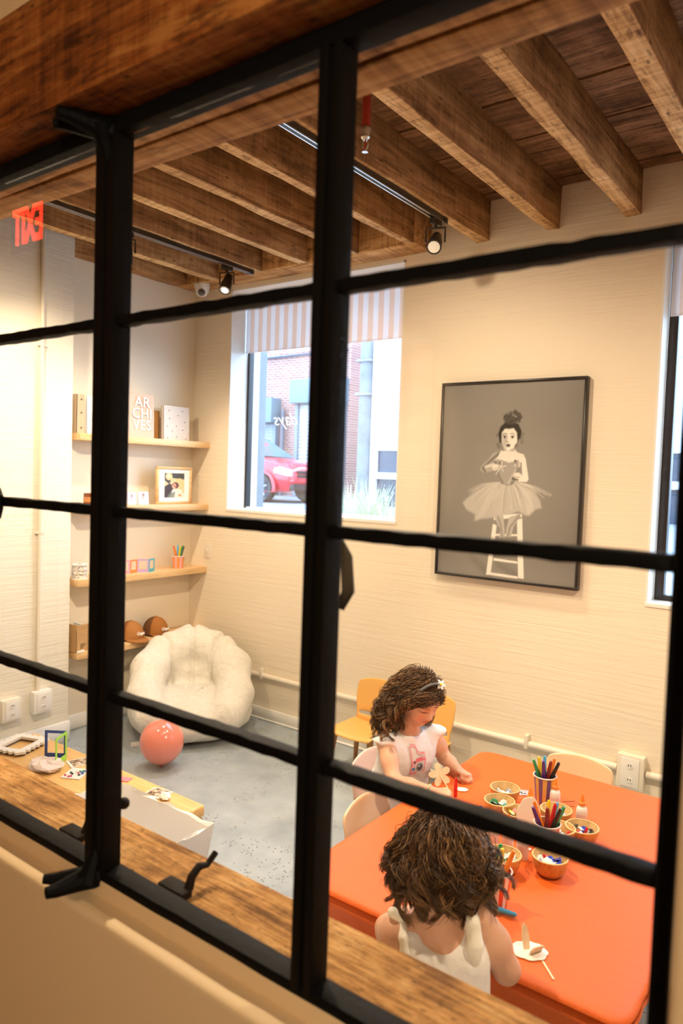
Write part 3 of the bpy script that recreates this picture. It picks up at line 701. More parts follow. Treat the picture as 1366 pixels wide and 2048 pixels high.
def rect_frame(mb, w, h, t, th, up=True):
    """upright open frame in local xz plane, base at z=0; bottom border thicker like an instant photo"""
    o = [(-w/2, 0), (w/2, 0), (w/2, h), (-w/2, h)]; i = [(-w/2+t, t*2.0), (w/2-t, t*2.0), (w/2-t, h-t), (-w/2+t, h-t)]
    return mb.ring(o, i, -th/2, th/2, 'y')
def mini_frames(loc, rz, cols, w, h, t, fold, label, group=None):
    r = empty('folding_frame', loc, rz, label, 'frame', group); x, y, a = 0.0, 0.0, 0.0
    for k, c in enumerate(cols):
        a = fold[k]; cx, cy = x + math.cos(a)*w/2, y + math.sin(a)*w/2
        rect_frame(MB(), w, h, t, 0.003).build('leaf', plain('card ' + str(c), c, 0.5), r, loc=(cx, cy, 0), rot=(0, 0, a))
        x += math.cos(a)*w; y += math.sin(a)*w
    return r
mini_frames((-3.135, 1.93, BZ), 0, ((0.035, 0.10, 0.42), (0.35, 0.72, 0.08)), 0.105, 0.135, 0.013, (0.62, -1.05), 'blue and lime green folding card frame standing on the bench')
def photo_card(name, loc, rz, w, h, label, seed, group=None, z=0.002):
    r = empty(name, loc, rz, label, 'photo', group); MB().box(-w/2, w/2, -h/2, h/2, 0, z).build('card', plain('photo border', (0.86, 0.84, 0.80), 0.4), r)
    rn = random.Random(seed); mb = MB(); nx, ny = 6, 6
    m, nt, b = new_mat('printed photo'); n = tnoise(nt, coords(nt), 45+seed, 3, 0.6); L(nt, ramp(nt, n, [(0.38, (0.05, 0.03, 0.02)), (0.5, (0.42, 0.28, 0.18)), (0.62, (0.75, 0.68, 0.58))]), b.inputs['Base Color']); b.inputs['Roughness'].default_value = 0.3
    MB().box(-w/2+0.006, w/2-0.006, -h/2+0.012, h/2-0.006, z, z+0.0006).build('print', m, r); return r
photo_card('photo_print', (-2.43, 2.03, BZ-0.001), 0.2, 0.10, 0.085, 'small photo print lying near the right end of the bench', 2)
photo_card('photo_print', (-2.965, 2.01, BZ-0.001), -0.3, 0.09, 0.11, 'photo print lying beside the black post, behind the folding frame', 5)
def crumple(name, loc, r, mat_, label, cat, seed, flat=0.5, n=14):
    rn = random.Random(seed); mb = MB(); mb.ball((0, 0, 0), 1.0, n); vs = []
    for p in mb.v:
        q = Vector(p); s_ = 1 + 0.38*noise.noise(q*2.3 + Vector((seed, 0, 0))) + 0.22*noise.noise(q*5 + Vector((0, seed, 0))); q *= s_; vs.append((q.x*r, q.y*r*0.85, max(q.z*r*flat + r*flat*0.8, 0)))
    mb.v = vs; o = mb.build(name, mat_, None, smooth=False, loc=loc); tag(o, label, cat); return o
M['film'] = glass_mat('clear plastic film', 1.7, (0.93, 0.93, 0.95), 0.15)
M['paper'] = plain('crumpled paper', (0.85, 0.83, 0.80), 0.6)
crumple('plastic_bag', (-3.02, 1.865, BZ-0.002), 0.085, plain('pinkish clear bag', (0.80, 0.68, 0.66), 0.18, coat=0.6), 'crumpled pinkish clear plastic bag on the bench before the blue frame', 'bag', 3, 0.28)
crumple('paper_wad', (-2.365, 2.015, BZ-0.002), 0.026, M['paper'], 'small white crumpled wrapper at the right end of the bench', 'paper', 9, 0.6)
pk = empty('bead_packet', (-2.865, 1.92, BZ-0.001), 0.5, 'small packet of mixed beads lying on the bench beside the post', 'packet')
MB().box(-0.045, 0.045, -0.055, 0.055, 0, 0.004).build('packet_film', plain('packet backing', (0.82, 0.80, 0.80), 0.3), pk)
rn = random.Random(6)
for i in range(16):
    c = rn.choice([(0.03, 0.03, 0.04), (0.1, 0.4, 0.12), (0.6, 0.1, 0.2), (0.1, 0.2, 0.6), (0.8, 0.8, 0.8)])
    MB().ball((rn.uniform(-0.036, 0.036), rn.uniform(-0.045, 0.03), 0.006), 0.006, 8).build('bead', plain('bead', c, 0.25), pk, smooth=True)
tag(MB().box(-0.03, 0.03, -0.02, 0.02, 0, 0.003).build('pink_card', plain('pink striped card', (0.80, 0.25, 0.32), 0.5), None, loc=(-2.655, 2.025, BZ-0.001), rot=(0, 0, 0.4)), 'small pink card on the bench just right of the black post', 'card')
# bin with a white liner
bi = empty('waste_bin', (-2.115, 1.592, 0), 0, 'pink waste bin lined with a white bag beside the bench end', 'bin')
def taper(w0, d0, w1, d1, z0, z1, seed, amp, n=10):
    rn = random.Random(seed); rows_ = []
    for z, t in ((z0, 0), ((z0+z1)/2, 0.5), (z1, 1)):
        w, d = w0+(w1-w0)*t, d0+(d1-d0)*t; row = []
        for (ax, ay), (bx, by) in (((-1,-1),(1,-1)), ((1,-1),(1,1)), ((1,1),(-1,1)), ((-1,1),(-1,-1))):
            for j in range(n): q = j/n; row.append(((ax+(bx-ax)*q)*w + rn.uniform(-amp, amp), (ay+(by-ay)*q)*d + rn.uniform(-amp, amp), z + rn.uniform(-amp, amp)*(2 if t == 1 else 0)))
        rows_.append(row)
    return rows_
t_ = taper(0.21, 0.115, 0.262, 0.162, 0.0, 0.30, 1, 0); mb = MB().grid(t_, wrap=True); mb.add(t_[0], [tuple(range(len(t_[0])))])
mb.build('bucket', plain('pink plastic', (0.85, 0.36, 0.33), 0.4), bi)
lin = plain('white bin liner', (0.85, 0.84, 0.83), 0.35, nb=0.3, nscale=18)
t_ = taper(0.255, 0.155, 0.285, 0.185, 0.2, 0.50, 2, 0.006); MB().grid(t_, wrap=True).build('liner', lin, bi, smooth=True, angle=60)
t2 = taper(0.20, 0.105, 0.278, 0.178, 0.06, 0.497, 3, 0.004); mb = MB().grid(t2, wrap=True); mb.add(t2[0], [tuple(range(len(t2[0])))]); mb.build('liner_inside', lin, bi, smooth=True, angle=60)
top = [t_[2], t2[2]]; MB().grid(top, wrap=True).build('liner_rim', lin, bi)

# ------------------------------------------------------------------ conduit, outlets, switch
M['conduit'] = plain('painted conduit', (0.80, 0.73, 0.62), 0.45)
cp = empty('wall_conduit', (-4.066, 2.452, 0.36), 0, 'white vertical conduit pipe clipped to the left pier above the outlets', 'pipe')
MB().tube([(0, 0, 0), (0, 0, 2.95)], 0.0125, 10).build('pipe', M['conduit'], cp, smooth=True)
for z in (0.98, 2.1): MB().box(-0.014, 0.004, -0.028, 0.028, z-0.008, z+0.008).tube([(0, 0, z-0.008), (0, 0, z+0.008)], 0.016, 10).build('clip', M['conduit'], cp)
ch_ = empty('wall_conduit', (-4.1, 3.782, 0.316), 0, 'cream horizontal conduit pipe running low along the street wall', 'pipe')
MB().tube([(0, 0, 0), (3.10, 0, 0)], 0.018, 10).build('pipe', M['conduit'], ch_, smooth=True)
MB().tube([(3.24, 0, 0), (5.2, 0, 0)], 0.018, 10).build('pipe', M['conduit'], ch_, smooth=True)
for x in (0.66, 2.62): MB().box(x-0.01, x+0.01, -0.021, 0.018, -0.022, 0.05).build('clip', M['conduit'], ch_, bevel=0.002)
def outlet(loc, rz, label, w=0.10, h=0.125, d=0.05, covers=2, mat_=None):
    r = empty('outlet_box', loc, rz, label, 'outlet')          # faces local -y
    MB().box(-w/2, w/2, 0, d, -h/2, h/2).build('box', mat_ or M['conduit'], r, bevel=0.006)
    pl = MB().box(-w*0.34, w*0.34, -0.004, 0.001, -h*0.42, h*0.42).build('cover_plate', M['white_plastic'], r, bevel=0.002)
    for s_ in ((-1, 1) if covers == 2 else (0,)):
        z = s_*h*0.21; so = MB().prism([(0.016*math.cos(a)*1.0, z+0.014*math.sin(a)) for a in np.linspace(0, 2*PI, 14)[:-1]], -0.0065, -0.003, 'y').build('socket', M['white_plastic'], pl)
        for sx in (-1, 1): MB().box(sx*0.006-0.0016, sx*0.006+0.0016, -0.0075, -0.005, z-0.003, z+0.007).build('slot', M['black_plastic'], pl)
    return r
outlet((-4.03, 2.468, 0.305), PI/2, 'grey white outlet box at the foot of the conduit on the pier', 0.12, 0.135, 0.05, mat_=M['white_plastic'])
outlet((-4.03, 2.27, 0.30), PI/2, 'white outlet box on the pier, left of the conduit', 0.12, 0.13, 0.05)
outlet((-0.93, 3.75, 0.315), 0, 'cream outlet box on the street wall beyond the orange table', 0.13, 0.17, 0.05)
sw = empty('light_switch', (-4.04, 3.798, 1.15), 0, 'white light switch plate on the street wall beside the third shelf', 'switch')
MB().box(-0.03, 0.03, -0.006, 0.001, -0.058, 0.058).build('plate', M['conduit'], sw, bevel=0.002); MB().box(-0.006, 0.006, -0.014, -0.005, -0.011, 0.011).build('toggle', M['conduit'], sw, bevel=0.002)

# ------------------------------------------------------------------ tracks, spotlights, sprinkler, dome camera
def track(x, y0, y1, label):
    r = empty('track_rail', (x, y0, 3.05), 0, label, 'light track', 'black ceiling light tracks')
    MB().box(-0.017, 0.017, 0, y1-y0, 0.004, 0.032).build('rail', M['black_plastic'], r, bevel=0.002)
    for sx in (-1, 1): MB().box(sx*0.012-0.003, sx*0.012+0.003, 0, y1-y0, 0, 0.004).build('conductor', M['chrome'], r)
    MB().box(-0.019, 0.019, y1-y0-0.04, y1-y0, -0.001, 0.034).build('end_cap', M['black_plastic'], r, bevel=0.002)
track(-1.885, 0.97, 3.36, 'black light track under the joist in front of the right hand windows')
track(-3.43, 0.97, 3.56, 'black light track under the joist nearest the shelves')
M['bulb'] = emit('warm bulb face', (1.0, 0.86, 0.62), 16)
def head(x, y, aim, label, lit=True):
    r = empty('track_spotlight', (x, y, 3.05), 0, label, 'spotlight', 'black track spotlights')
    MB().box(-0.014, 0.014, -0.04, 0.04, -0.028, 0.0).build('adapter', M['black_plastic'], r, bevel=0.003)
    d = (Vector(aim) - Vector((x, y, 2.95))).normalized(); q = d.to_track_quat('Z', 'Y').to_matrix().to_4x4(); c = Vector((0, 0, -0.115))
    T = Matrix.Translation(c) @ q
    side = T.to_3x3() @ Vector((1, 0, 0))
    side = Vector((d.y, -d.x, 0)).normalized()
    MB().tube([Vector((0,0,-0.028)), Vector((0,0,-0.045))], 0.008, 8).tube([c + side*0.048, c + side*0.048 + Vector((0,0,0.072)), c - side*0.048 + Vector((0,0,0.072)), c - side*0.048], 0.0055, 8).build('yoke', M['black_plastic'], r)
    MB().lathe([(0.012, -0.075), (0.026, -0.07), (0.030, -0.03), (0.036, 0.0), (0.038, 0.055), (0.034, 0.055), (0.032, 0.03), (0.006, 0.02)], 20).move(T).build('housing', M['black_plastic'], r, smooth=True, angle=40)
    lamp = MB().lathe([(0.004, -0.0), (0.020, 0.022), (0.030, 0.050), (0.0305, 0.054)], 20).move(T).build('reflector', M['white_plastic'], r, smooth=True)
    MB().lathe([(0.001, 0.055), (0.029, 0.0535)], 20).move(T).build('bulb_face', M['bulb'] if lit else M['white_plastic'], r, smooth=True)
head(-1.885, 3.27, (-1.2, 1.6, 1.4), 'black track spotlight tilted down at the end of the right hand track', False)
head(-3.43, 3.33, (-3.0, 2.3, 1.2), 'lit black track spotlight above the dome camera near the corner')
head(-3.43, 2.56, (-4.1, 3.0, 1.0), 'black track spotlight mostly hidden behind the left steel post', False)
sp = empty('fire_sprinkler', (-1.635, 2.285, 3.29), 0, 'red pipe fire sprinkler hanging between the joists beside the steel post', 'sprinkler')
MB().tube([(0, 0, 0.01), (0, 0, -0.235)], 0.016, 12).build('pipe', plain('red paint', (0.42, 0.015, 0.015), 0.4), sp, smooth=True)
MB().lathe([(0.010, -0.235), (0.020, -0.238), (0.022, -0.25), (0.016, -0.262), (0.018, -0.275), (0.010, -0.285)], 14).build('fitting', M['chrome'], sp, smooth=True)
MB().tube([(-0.010, 0, -0.285), (-0.013, 0, -0.305), (0, 0, -0.325)], 0.0028, 6).tube([(0.010, 0, -0.285), (0.013, 0, -0.305), (0, 0, -0.325)], 0.0028, 6).build('frame_arms', M['chrome'], sp)
MB().tube([(0, 0, -0.285), (0, 0, -0.322)], 0.0035, 8).build('bulb', plain('red glass bulb', (0.7, 0.08, 0.03), 0.15), sp); MB().lathe([(0.002, -0.325), (0.012, -0.326), (0.012, -0.328), (0.002, -0.329)], 14).build('deflector', M['chrome'], sp)
dc = empty('dome_camera', (-4.02, 3.66, 3.08), 0, 'white dome security camera under the ceiling beam in the corner', 'camera')
MB().lathe([(0.055, 0.002), (0.056, -0.018), (0.052, -0.028)], 24).build('base', M['white_plastic'], dc, smooth=True)
MB().lathe([(0.050, -0.026), (0.046, -0.055), (0.030, -0.078), (0.002, -0.086)], 24).build('shell', M['white_plastic'], dc, smooth=True)
MB().ball((0.026, -0.026, -0.062), 0.026, 16).build('lens_ball', plain('grey lens', (0.10, 0.10, 0.11), 0.2), dc, smooth=True)

# ------------------------------------------------------------------ flat prints painted per vertex
class Print:
    def __init__(s, nx, ny, bgc): s.u, s.v = np.meshgrid(np.linspace(0, 1, nx), np.linspace(0, 1, ny)); s.c = np.ones((ny, nx, 3))*np.array(bgc); s.px = 1.2/nx
    def blend(s, a, c): s.c = s.c*(1-a[..., None]) + np.array(c)*a[..., None]; return s
    def ell(s, x, y, rx, ry, c, op=1.0, soft=1.0):
        d = (np.sqrt(((s.u-x)/rx)**2 + ((s.v-y)/ry)**2)-1)*min(rx, ry); return s.blend(np.clip(0.5-d/(s.px*soft), 0, 1)*op, c)
    def poly(s, P, c, op=1.0, soft=1.0):
        d = np.full(s.u.shape, 9.0); ins = np.zeros(s.u.shape, bool); n = len(P)
        for i in range(n):
            (x0, y0), (x1, y1) = P[i], P[(i+1) % n]; ex, ey = x1-x0, y1-y0; t = np.clip(((s.u-x0)*ex+(s.v-y0)*ey)/(ex*ex+ey*ey+1e-12), 0, 1)
            d = np.minimum(d, np.hypot(s.u-x0-t*ex, s.v-y0-t*ey)); cr = ((y0 > s.v) != (y1 > s.v)); xx = x0 + (s.v-y0)*(x1-x0)/((y1-y0) if y1 != y0 else 1e-9); ins ^= cr & (s.u < xx)
        d = np.where(ins, -d, d); return s.blend(np.clip(0.5-d/(s.px*soft), 0, 1)*op, c)
    def line(s, P, w, c, op=1.0):
        d = np.full(s.u.shape, 9.0)
        for (x0, y0), (x1, y1) in zip(P[:-1], P[1:]):
            ex, ey = x1-x0, y1-y0; t = np.clip(((s.u-x0)*ex+(s.v-y0)*ey)/(ex*ex+ey*ey+1e-12), 0, 1); d = np.minimum(d, np.hypot(s.u-x0-t*ex, s.v-y0-t*ey))
        return s.blend(np.clip(0.5-(d-w)/s.px, 0, 1)*op, c)
    def build(s, name, parent, fn, rough=0.4, coat=0.0):
        ny, nx = s.u.shape; V = np.array([fn(u, v) for u, v in zip(s.u.ravel(), s.v.ravel())])
        idx = np.arange(nx*ny).reshape(ny, nx); Q = np.stack([idx[:-1, :-1].ravel(), idx[:-1, 1:].ravel(), idx[1:, 1:].ravel(), idx[1:, :-1].ravel()], 1)
        o = np_mesh(name, V, Q, vcol('print ' + name, rough, coat=coat), parent, False); set_vcol(o, s.c.reshape(-1, 3)); return o
PX0, PX1, PZ0, PZ1 = -2.083, -1.241, 1.188, 2.297
pic = empty('framed_photograph', (PX0, 3.8, PZ0), 0, 'large black framed black and white photograph of a child in a tutu', 'picture')
fw_ = 0.014; pw, ph = PX1-PX0, PZ1-PZ0
for b in ((0, pw, 0, fw_), (0, pw, ph-fw_, ph), (0, fw_, fw_, ph-fw_), (pw-fw_, pw, fw_, ph-fw_)):
    MB().box(b[0], b[1], -0.042, -0.001, b[2], b[3]).build('frame_rail', M['black_plastic'], pic, bevel=0.0015, seg=1)
MB().box(fw_, pw-fw_, -0.03, -0.001, fw_, ph-fw_).build('backing', M['black_plastic'], pic)
g = lambda v: (v*1.0, v*0.97, v*0.90)
P = Print(260, 342, g(0.27)); F_ = {
 'stoolL': [(0.413, 0.28), (0.442, 0.274), (0.413, 0.014), (0.379, 0.013)], 'stoolR': [(0.586, 0.308), (0.622, 0.319), (0.653, 0.014), (0.613, 0.014)],
 'rung1': [(0.431, 0.104), (0.603, 0.098), (0.603, 0.087), (0.429, 0.091)], 'rung2': [(0.409, 0.028), (0.609, 0.023), (0.61, 0.011), (0.41, 0.014)],
 'rung0': [(0.431, 0.229), (0.594, 0.236), (0.595, 0.226), (0.431, 0.219)], 'seat': [(0.418, 0.326), (0.618, 0.341), (0.621, 0.325), (0.419, 0.3)],
 'tutu': [(0.407, 0.491), (0.366, 0.482), (0.296, 0.455), (0.227, 0.416), (0.179, 0.381), (0.209, 0.345), (0.276, 0.323), (0.274, 0.288), (0.321, 0.3), (0.405, 0.311), (0.473, 0.327), (0.54, 0.335), (0.593, 0.352), (0.647, 0.333), (0.673, 0.334), (0.71, 0.366), (0.752, 0.375), (0.74, 0.41), (0.705, 0.451), (0.671, 0.481), (0.596, 0.505), (0.517, 0.499)],
 'tutu2': [(0.429, 0.477), (0.349, 0.41), (0.285, 0.293), (0.341, 0.321), (0.393, 0.382), (0.451, 0.443)], 'tutu3': [(0.584, 0.486), (0.628, 0.42), (0.66, 0.335), (0.697, 0.366), (0.672, 0.45)],
 'legL': [(0.399, 0.398), (0.468, 0.395), (0.487, 0.327), (0.501, 0.255), (0.507, 0.216), (0.463, 0.214), (0.47, 0.253), (0.418, 0.319)], 'legR': [(0.529, 0.32), (0.62, 0.344), (0.565, 0.273), (0.548, 0.219), (0.511, 0.217), (0.512, 0.256)],
 'bodice': [(0.406, 0.608), (0.441, 0.613), (0.511, 0.595), (0.576, 0.61), (0.591, 0.582), (0.575, 0.534), (0.544, 0.484), (0.505, 0.479), (0.463, 0.487), (0.418, 0.545)],
 'torso': [(0.452, 0.652), (0.479, 0.657), (0.548, 0.653), (0.614, 0.638), (0.624, 0.601), (0.577, 0.596), (0.511, 0.59), (0.442, 0.603), (0.406, 0.618)],
 'armL': [(0.438, 0.652), (0.397, 0.647), (0.365, 0.618), (0.31, 0.577), (0.3, 0.555), (0.334, 0.538), (0.39, 0.552), (0.424, 0.555), (0.436, 0.579), (0.407, 0.589), (0.373, 0.581), (0.4, 0.603), (0.433, 0.628)],
 'armR': [(0.601, 0.638), (0.626, 0.62), (0.654, 0.516), (0.643, 0.501), (0.583, 0.502), (0.549, 0.514), (0.549, 0.528), (0.608, 0.534), (0.601, 0.592)],
 'neck': [(0.468, 0.676), (0.546, 0.672), (0.551, 0.638), (0.467, 0.643)], 'face': [(0.445, 0.749), (0.471, 0.77), (0.532, 0.773), (0.559, 0.748), (0.564, 0.705), (0.539, 0.672), (0.5, 0.654), (0.468, 0.672), (0.45, 0.705)],
 'hair': [(0.436, 0.696), (0.424, 0.744), (0.437, 0.778), (0.47, 0.8), (0.524, 0.803), (0.565, 0.791), (0.59, 0.757), (0.586, 0.724), (0.564, 0.701), (0.557, 0.748), (0.533, 0.77), (0.499, 0.766), (0.471, 0.768), (0.449, 0.749), (0.449, 0.696)]}
vg = 1 - 0.35*((P.u-0.45)**2 + (P.v-0.6)**2*0.8)/0.4; P.c *= np.clip(vg, 0.45, 1)[..., None]
P.blend((P.v < 0.13)*np.clip((0.13-P.v)/0.1, 0, 1)*0.25, g(0.40))
P.poly([(0.26, 0.10), (0.40, 0.03), (0.40, 0.015), (0.36, 0.03)], g(0.12), 0.7, 14).poly([(0.46, 0.075), (0.61, 0.035), (0.61, 0.02), (0.55, 0.035)], g(0.11), 0.7, 10)
W = g(0.80); S1 = g(0.74); S2 = g(0.46); K = g(0.03)
for k in ('rung0', 'rung1', 'rung2', 'seat', 'stoolL', 'stoolR'): P.poly(F_[k], W)
P.poly(F_['legL'], S2).poly(F_['legR'], S2); P.line([(0.425, 0.36), (0.47, 0.28), (0.485, 0.22)], 0.008, g(0.22), 0.6); P.line([(0.60, 0.33), (0.54, 0.27), (0.525, 0.22)], 0.007, g(0.2), 0.6)
P.ell(0.445, 0.365, 0.028, 0.022, S1, 0.8, 5)
P.poly(F_['tutu'], g(0.50), 0.88, 3); rn = random.Random(2)
for i in range(70):
    a = rn.uniform(-1.25, 1.25); l = rn.uniform(0.12, 0.235); sh = rn.choice((0.72, 0.66, 0.36, 0.30, 0.6)); x0, y0 = 0.505 + 0.10*math.sin(a), 0.492
    x1, y1 = x0 + l*math.sin(a), y0 - l*math.cos(a)*0.62
    P.line([(x0, y0), ((x0+x1)/2, (y0+y1)/2 + 0.012), (x1, y1)], rn.uniform(0.001, 0.005), g(sh), 0.32)
P.poly(F_['tutu2'], g(0.62), 0.35, 3).poly(F_['tutu3'], g(0.64), 0.4, 3)
P.poly(F_['legL'][:2] + [(0.475, 0.36), (0.42, 0.35)], g(0.45), 0.45, 3)
P.poly(F_['neck'], g(0.45)).poly(F_['torso'], S1); P.poly(F_['armR'], g(0.76)).poly(F_['armL'], g(0.40)); P.line([(0.43, 0.64), (0.37, 0.60), (0.32, 0.565), (0.34, 0.547)], 0.007, g(0.13), 0.75); P.line([(0.40, 0.585), (0.34, 0.572)], 0.008, S1, 0.7)
P.poly(F_['bodice'], g(0.24))
for i in range(17):
    for j in range(17):
        x, y = 0.415 + i*0.0105 + (j % 2)*0.005, 0.487 + j*0.0073
        if abs(x-0.503) < 0.02 + (y-0.48)*0.60: P.ell(x, y, 0.0035, 0.0025, g(0.60), 0.7)
for i in range(9): P.ell(0.565 + 0.020*math.cos(i*2.1), 0.592 + 0.014*math.sin(i*1.7), 0.009, 0.008, g(rn.choice((0.12, 0.6, 0.35))), 0.8)
for i in range(6): P.ell(0.425 + 0.018*math.cos(i*2.1), 0.602 + 0.010*math.sin(i*1.7), 0.008, 0.007, g(rn.choice((0.15, 0.55, 0.35))), 0.8)
P.line([(0.452, 0.652), (0.441, 0.613)], 0.006, g(0.75)).line([(0.552, 0.655), (0.574, 0.615)], 0.006, g(0.72))
P.ell(0.412, 0.571, 0.024, 0.016, S1); P.line([(0.40, 0.563), (0.43, 0.566)], 0.002, g(0.2), 0.6); P.ell(0.575, 0.530, 0.028, 0.017, S1); P.line([(0.55, 0.525), (0.59, 0.523)], 0.002, g(0.15), 0.7); P.line([(0.535, 0.518), (0.58, 0.510)], 0.005, g(0.06), 0.8)
for a in (0.2, 1.45, 2.7, 3.97, 5.2): P.line([(0.456, 0.574), (0.456+0.034*math.cos(a), 0.574+0.026*math.sin(a))], 0.0028, g(0.66))
P.line([(0.45, 0.575), (0.42, 0.535)], 0.003, g(0.6)).line([(0.56, 0.56), (0.51, 0.49)], 0.003, g(0.6))
P.poly(F_['face'], g(0.80)); P.poly([(0.449, 0.75), (0.485, 0.735), (0.488, 0.70), (0.478, 0.66), (0.455, 0.69)], g(0.30), 0.65, 5)
P.poly(F_['hair'], K, 1, 2)
for i in range(60):
    a = rn.uniform(0, 2*PI); q = rn.uniform(0, 1)**0.5; x, y = 0.522 + 0.062*q*math.cos(a), 0.823 + 0.034*q*math.sin(a); P.ell(x, y, 0.0105, 0.008, K, 0.8); P.ell(x, y, 0.0045, 0.0035, g(0.22), 0.7)
for x, y in ((0.425, 0.69), (0.432, 0.675), (0.59, 0.72), (0.596, 0.70), (0.556, 0.682), (0.598, 0.74), (0.418, 0.735)): P.ell(x, y, 0.011, 0.008, g(0.06), 0.7); P.ell(x, y, 0.006, 0.0045, g(0.26), 0.9)
for x in (0.472, 0.527): P.ell(x, 0.724, 0.0125, 0.0068, g(0.62)); P.ell(x, 0.7245, 0.0062, 0.0062, K); P.line([(x-0.013, 0.728), (x, 0.7325), (x+0.013, 0.728)], 0.0018, g(0.08))
P.line([(0.458, 0.738), (0.47, 0.744), (0.486, 0.741)], 0.0022, g(0.16), 0.8).line([(0.511, 0.741), (0.525, 0.745), (0.541, 0.738)], 0.0022, g(0.2), 0.8)
P.line([(0.489, 0.728), (0.485, 0.705)], 0.003, g(0.22), 0.5).ell(0.492, 0.7015, 0.010, 0.0045, g(0.2), 0.7).ell(0.497, 0.706, 0.005, 0.005, g(0.75), 0.8)
P.ell(0.499, 0.683, 0.0165, 0.0085, g(0.22)).ell(0.500, 0.6835, 0.010, 0.0042, K)
iw = fw_/pw; ih = fw_/ph
P.build('print', pic, lambda u, v: (fw_ + u*(pw-2*fw_), -0.0305, fw_ + v*(ph-2*fw_)), 0.35)

# ------------------------------------------------------------------ shelves and what stands on them
SH = (1.955, 1.496, 1.025, 0.558)
for z, nm in zip(SH, ('top', 'second', 'third', 'lowest')):
    o = MB().box(-4.237, -4.047, 2.705, 3.80, z-0.044, z).build('floating_shelf', M['oak'], bevel=0.003)
    tag(o, {'top': 'top light oak floating shelf, carrying albums', 'second': 'second light oak floating shelf from the top, carrying a framed portrait', 'third': 'third light oak floating shelf from the top, carrying a striped pen cup', 'lowest': 'lowest light oak floating shelf, carrying two brown caps'}[nm], 'shelf', 'light oak floating shelves')
FACE_X = Matrix(((0,0,1,0),(1,0,0,0),(0,1,0,0),(0,0,0,1)))         # text plane facing +x, reading along +y
def album(name, y0, y1, h, z, c, label, lean=0.0, t=0.028, xf=-4.12):
    r = empty(name, (xf, (y0+y1)/2, z), 0, label, 'album'); w = y1-y0
    cv = plain('album cover', c, 0.5)
    MB().box(-t, -t+0.003, -w/2, w/2, 0, h).box(-0.003, 0, -w/2, w/2, 0, h).box(-t, 0, -w/2, -w/2+0.003, 0, h).build('cover', cv, r, rot=(0, -lean, 0))
    MB().box(-t+0.0035, -0.0035, -w/2+0.004, w/2-0.003, 0.003, h-0.003).build('pages', plain('album pages', (0.85, 0.82, 0.76), 0.7), r, rot=(0, -lean, 0)); return r
bi2 = album('ring_binder', 2.712, 2.768, 0.245, SH[0], (0.50, 0.38, 0.25), 'narrow beige binder spine with metal dots at the left end of the top shelf', 0, 0.10, -4.10)
for z in (0.035, 0.13, 0.215): MB().lathe([(0.001, 0.003), (0.006, 0.002), (0.006, 0)], 10, axis='x').build('rivet', plain('rivet', (0.10, 0.07, 0.05), 0.4), bi2, loc=(0.0, 0.005, z))
album('white_album', 2.80, 2.965, 0.245, SH[0], (0.84, 0.80, 0.72), 'cream album beside the binder on the top shelf, half behind the post', 0.03)
ar = album('archives_album', 3.085, 3.338, 0.302, SH[0], (0.58, 0.43, 0.35), 'dusty pink album with white ARCHIVES lettering on the top shelf', 0.03)
wt = plain('white lettering', (0.95, 0.93, 0.90), 0.5)
for i, tx in enumerate(('AR', 'CHI', 'VES')):
    text_mesh('lettering', tx, 0.098, wt, ar, Matrix.Translation((0.0012, 0.02, 0.242 - i*0.078)) @ Matrix.Rotation(-0.03, 4, 'Y') @ FACE_X, 0.0004, space=1.05)
tag(MB().box(-4.215, -4.19, 3.325, 3.44, SH[0], SH[0]+0.205).build('wooden_board', oak('brown board', (0.46, 0.24, 0.08), (0.34, 0.16, 0.05), 'z'), bevel=0.003), 'brown wooden board standing between the two pale albums on the top shelf', 'board')
do = album('dotted_album', 3.424, 3.661, 0.245, SH[0], (0.66, 0.61, 0.58), 'pale album dotted with tiny charms at the right end of the top shelf', 0.03)
for i, (a, b) in enumerate(((.2, .86), (.72, .87), (.55, .74), (.22, .63), (.82, .55), (.13, .40), (.49, .42), (.73, .32), (.33, .26), (.15, .06), (.50, .11), (.86, .06))):
    MB().lathe([(0.001, 0.002), (0.0042, 0.0014), (0.0045, 0)], 8, axis='x').build('charm', plain('charm', ((0.25, 0.10, 0.06), (0.12, 0.12, 0.14), (0.40, 0.22, 0.10))[i % 3], 0.4), do, loc=(0.0005 - b*0.007, -0.118+a*0.237, b*0.245))
cj = empty('candle_jar', (-4.11, 2.822, SH[1]), 0, 'small amber candle jar on the second shelf at the post', 'candle')
MB().lathe([(0.036, 0), (0.038, 0.004), (0.038, 0.078), (0.035, 0.078), (0.034, 0.06), (0.001, 0.058)], 20).build('jar', plain('amber glass', (0.22, 0.055, 0.015), 0.12, coat=0.5), cj, smooth=True, angle=40); MB().lathe([(0.0385, 0.022), (0.0385, 0.055)], 20, cap=False).build('paper_label', plain('amber label', (0.50, 0.22, 0.08), 0.6), cj, smooth=True)
MB().tube([(0, 0, 0.058), (0, 0, 0.068)], 0.0015, 6).build('wick', M['black_plastic'], cj)
pf = empty('portrait_frame', (-4.125, 3.541, SH[1]), 0, 'light wood frame with a painted portrait of a dark haired figure on the second shelf', 'frame')
w, h = 0.326, 0.268
for b in ((-w/2, w/2, 0, 0.018), (-w/2, w/2, h-0.018, h), (-w/2, -w/2+0.022, 0.018, h-0.018), (w/2-0.022, w/2, 0.018, h-0.018)):
    MB().box(-0.022, 0.0, b[0], b[1], b[2], b[3]).build('frame_rail', M['oak'], pf, bevel=0.002, seg=1)
MB().box(-0.02, -0.006, -w/2+0.02, w/2-0.02, 0.016, h-0.016).build('mat_board', plain('white mat', (0.88, 0.86, 0.82), 0.6), pf)
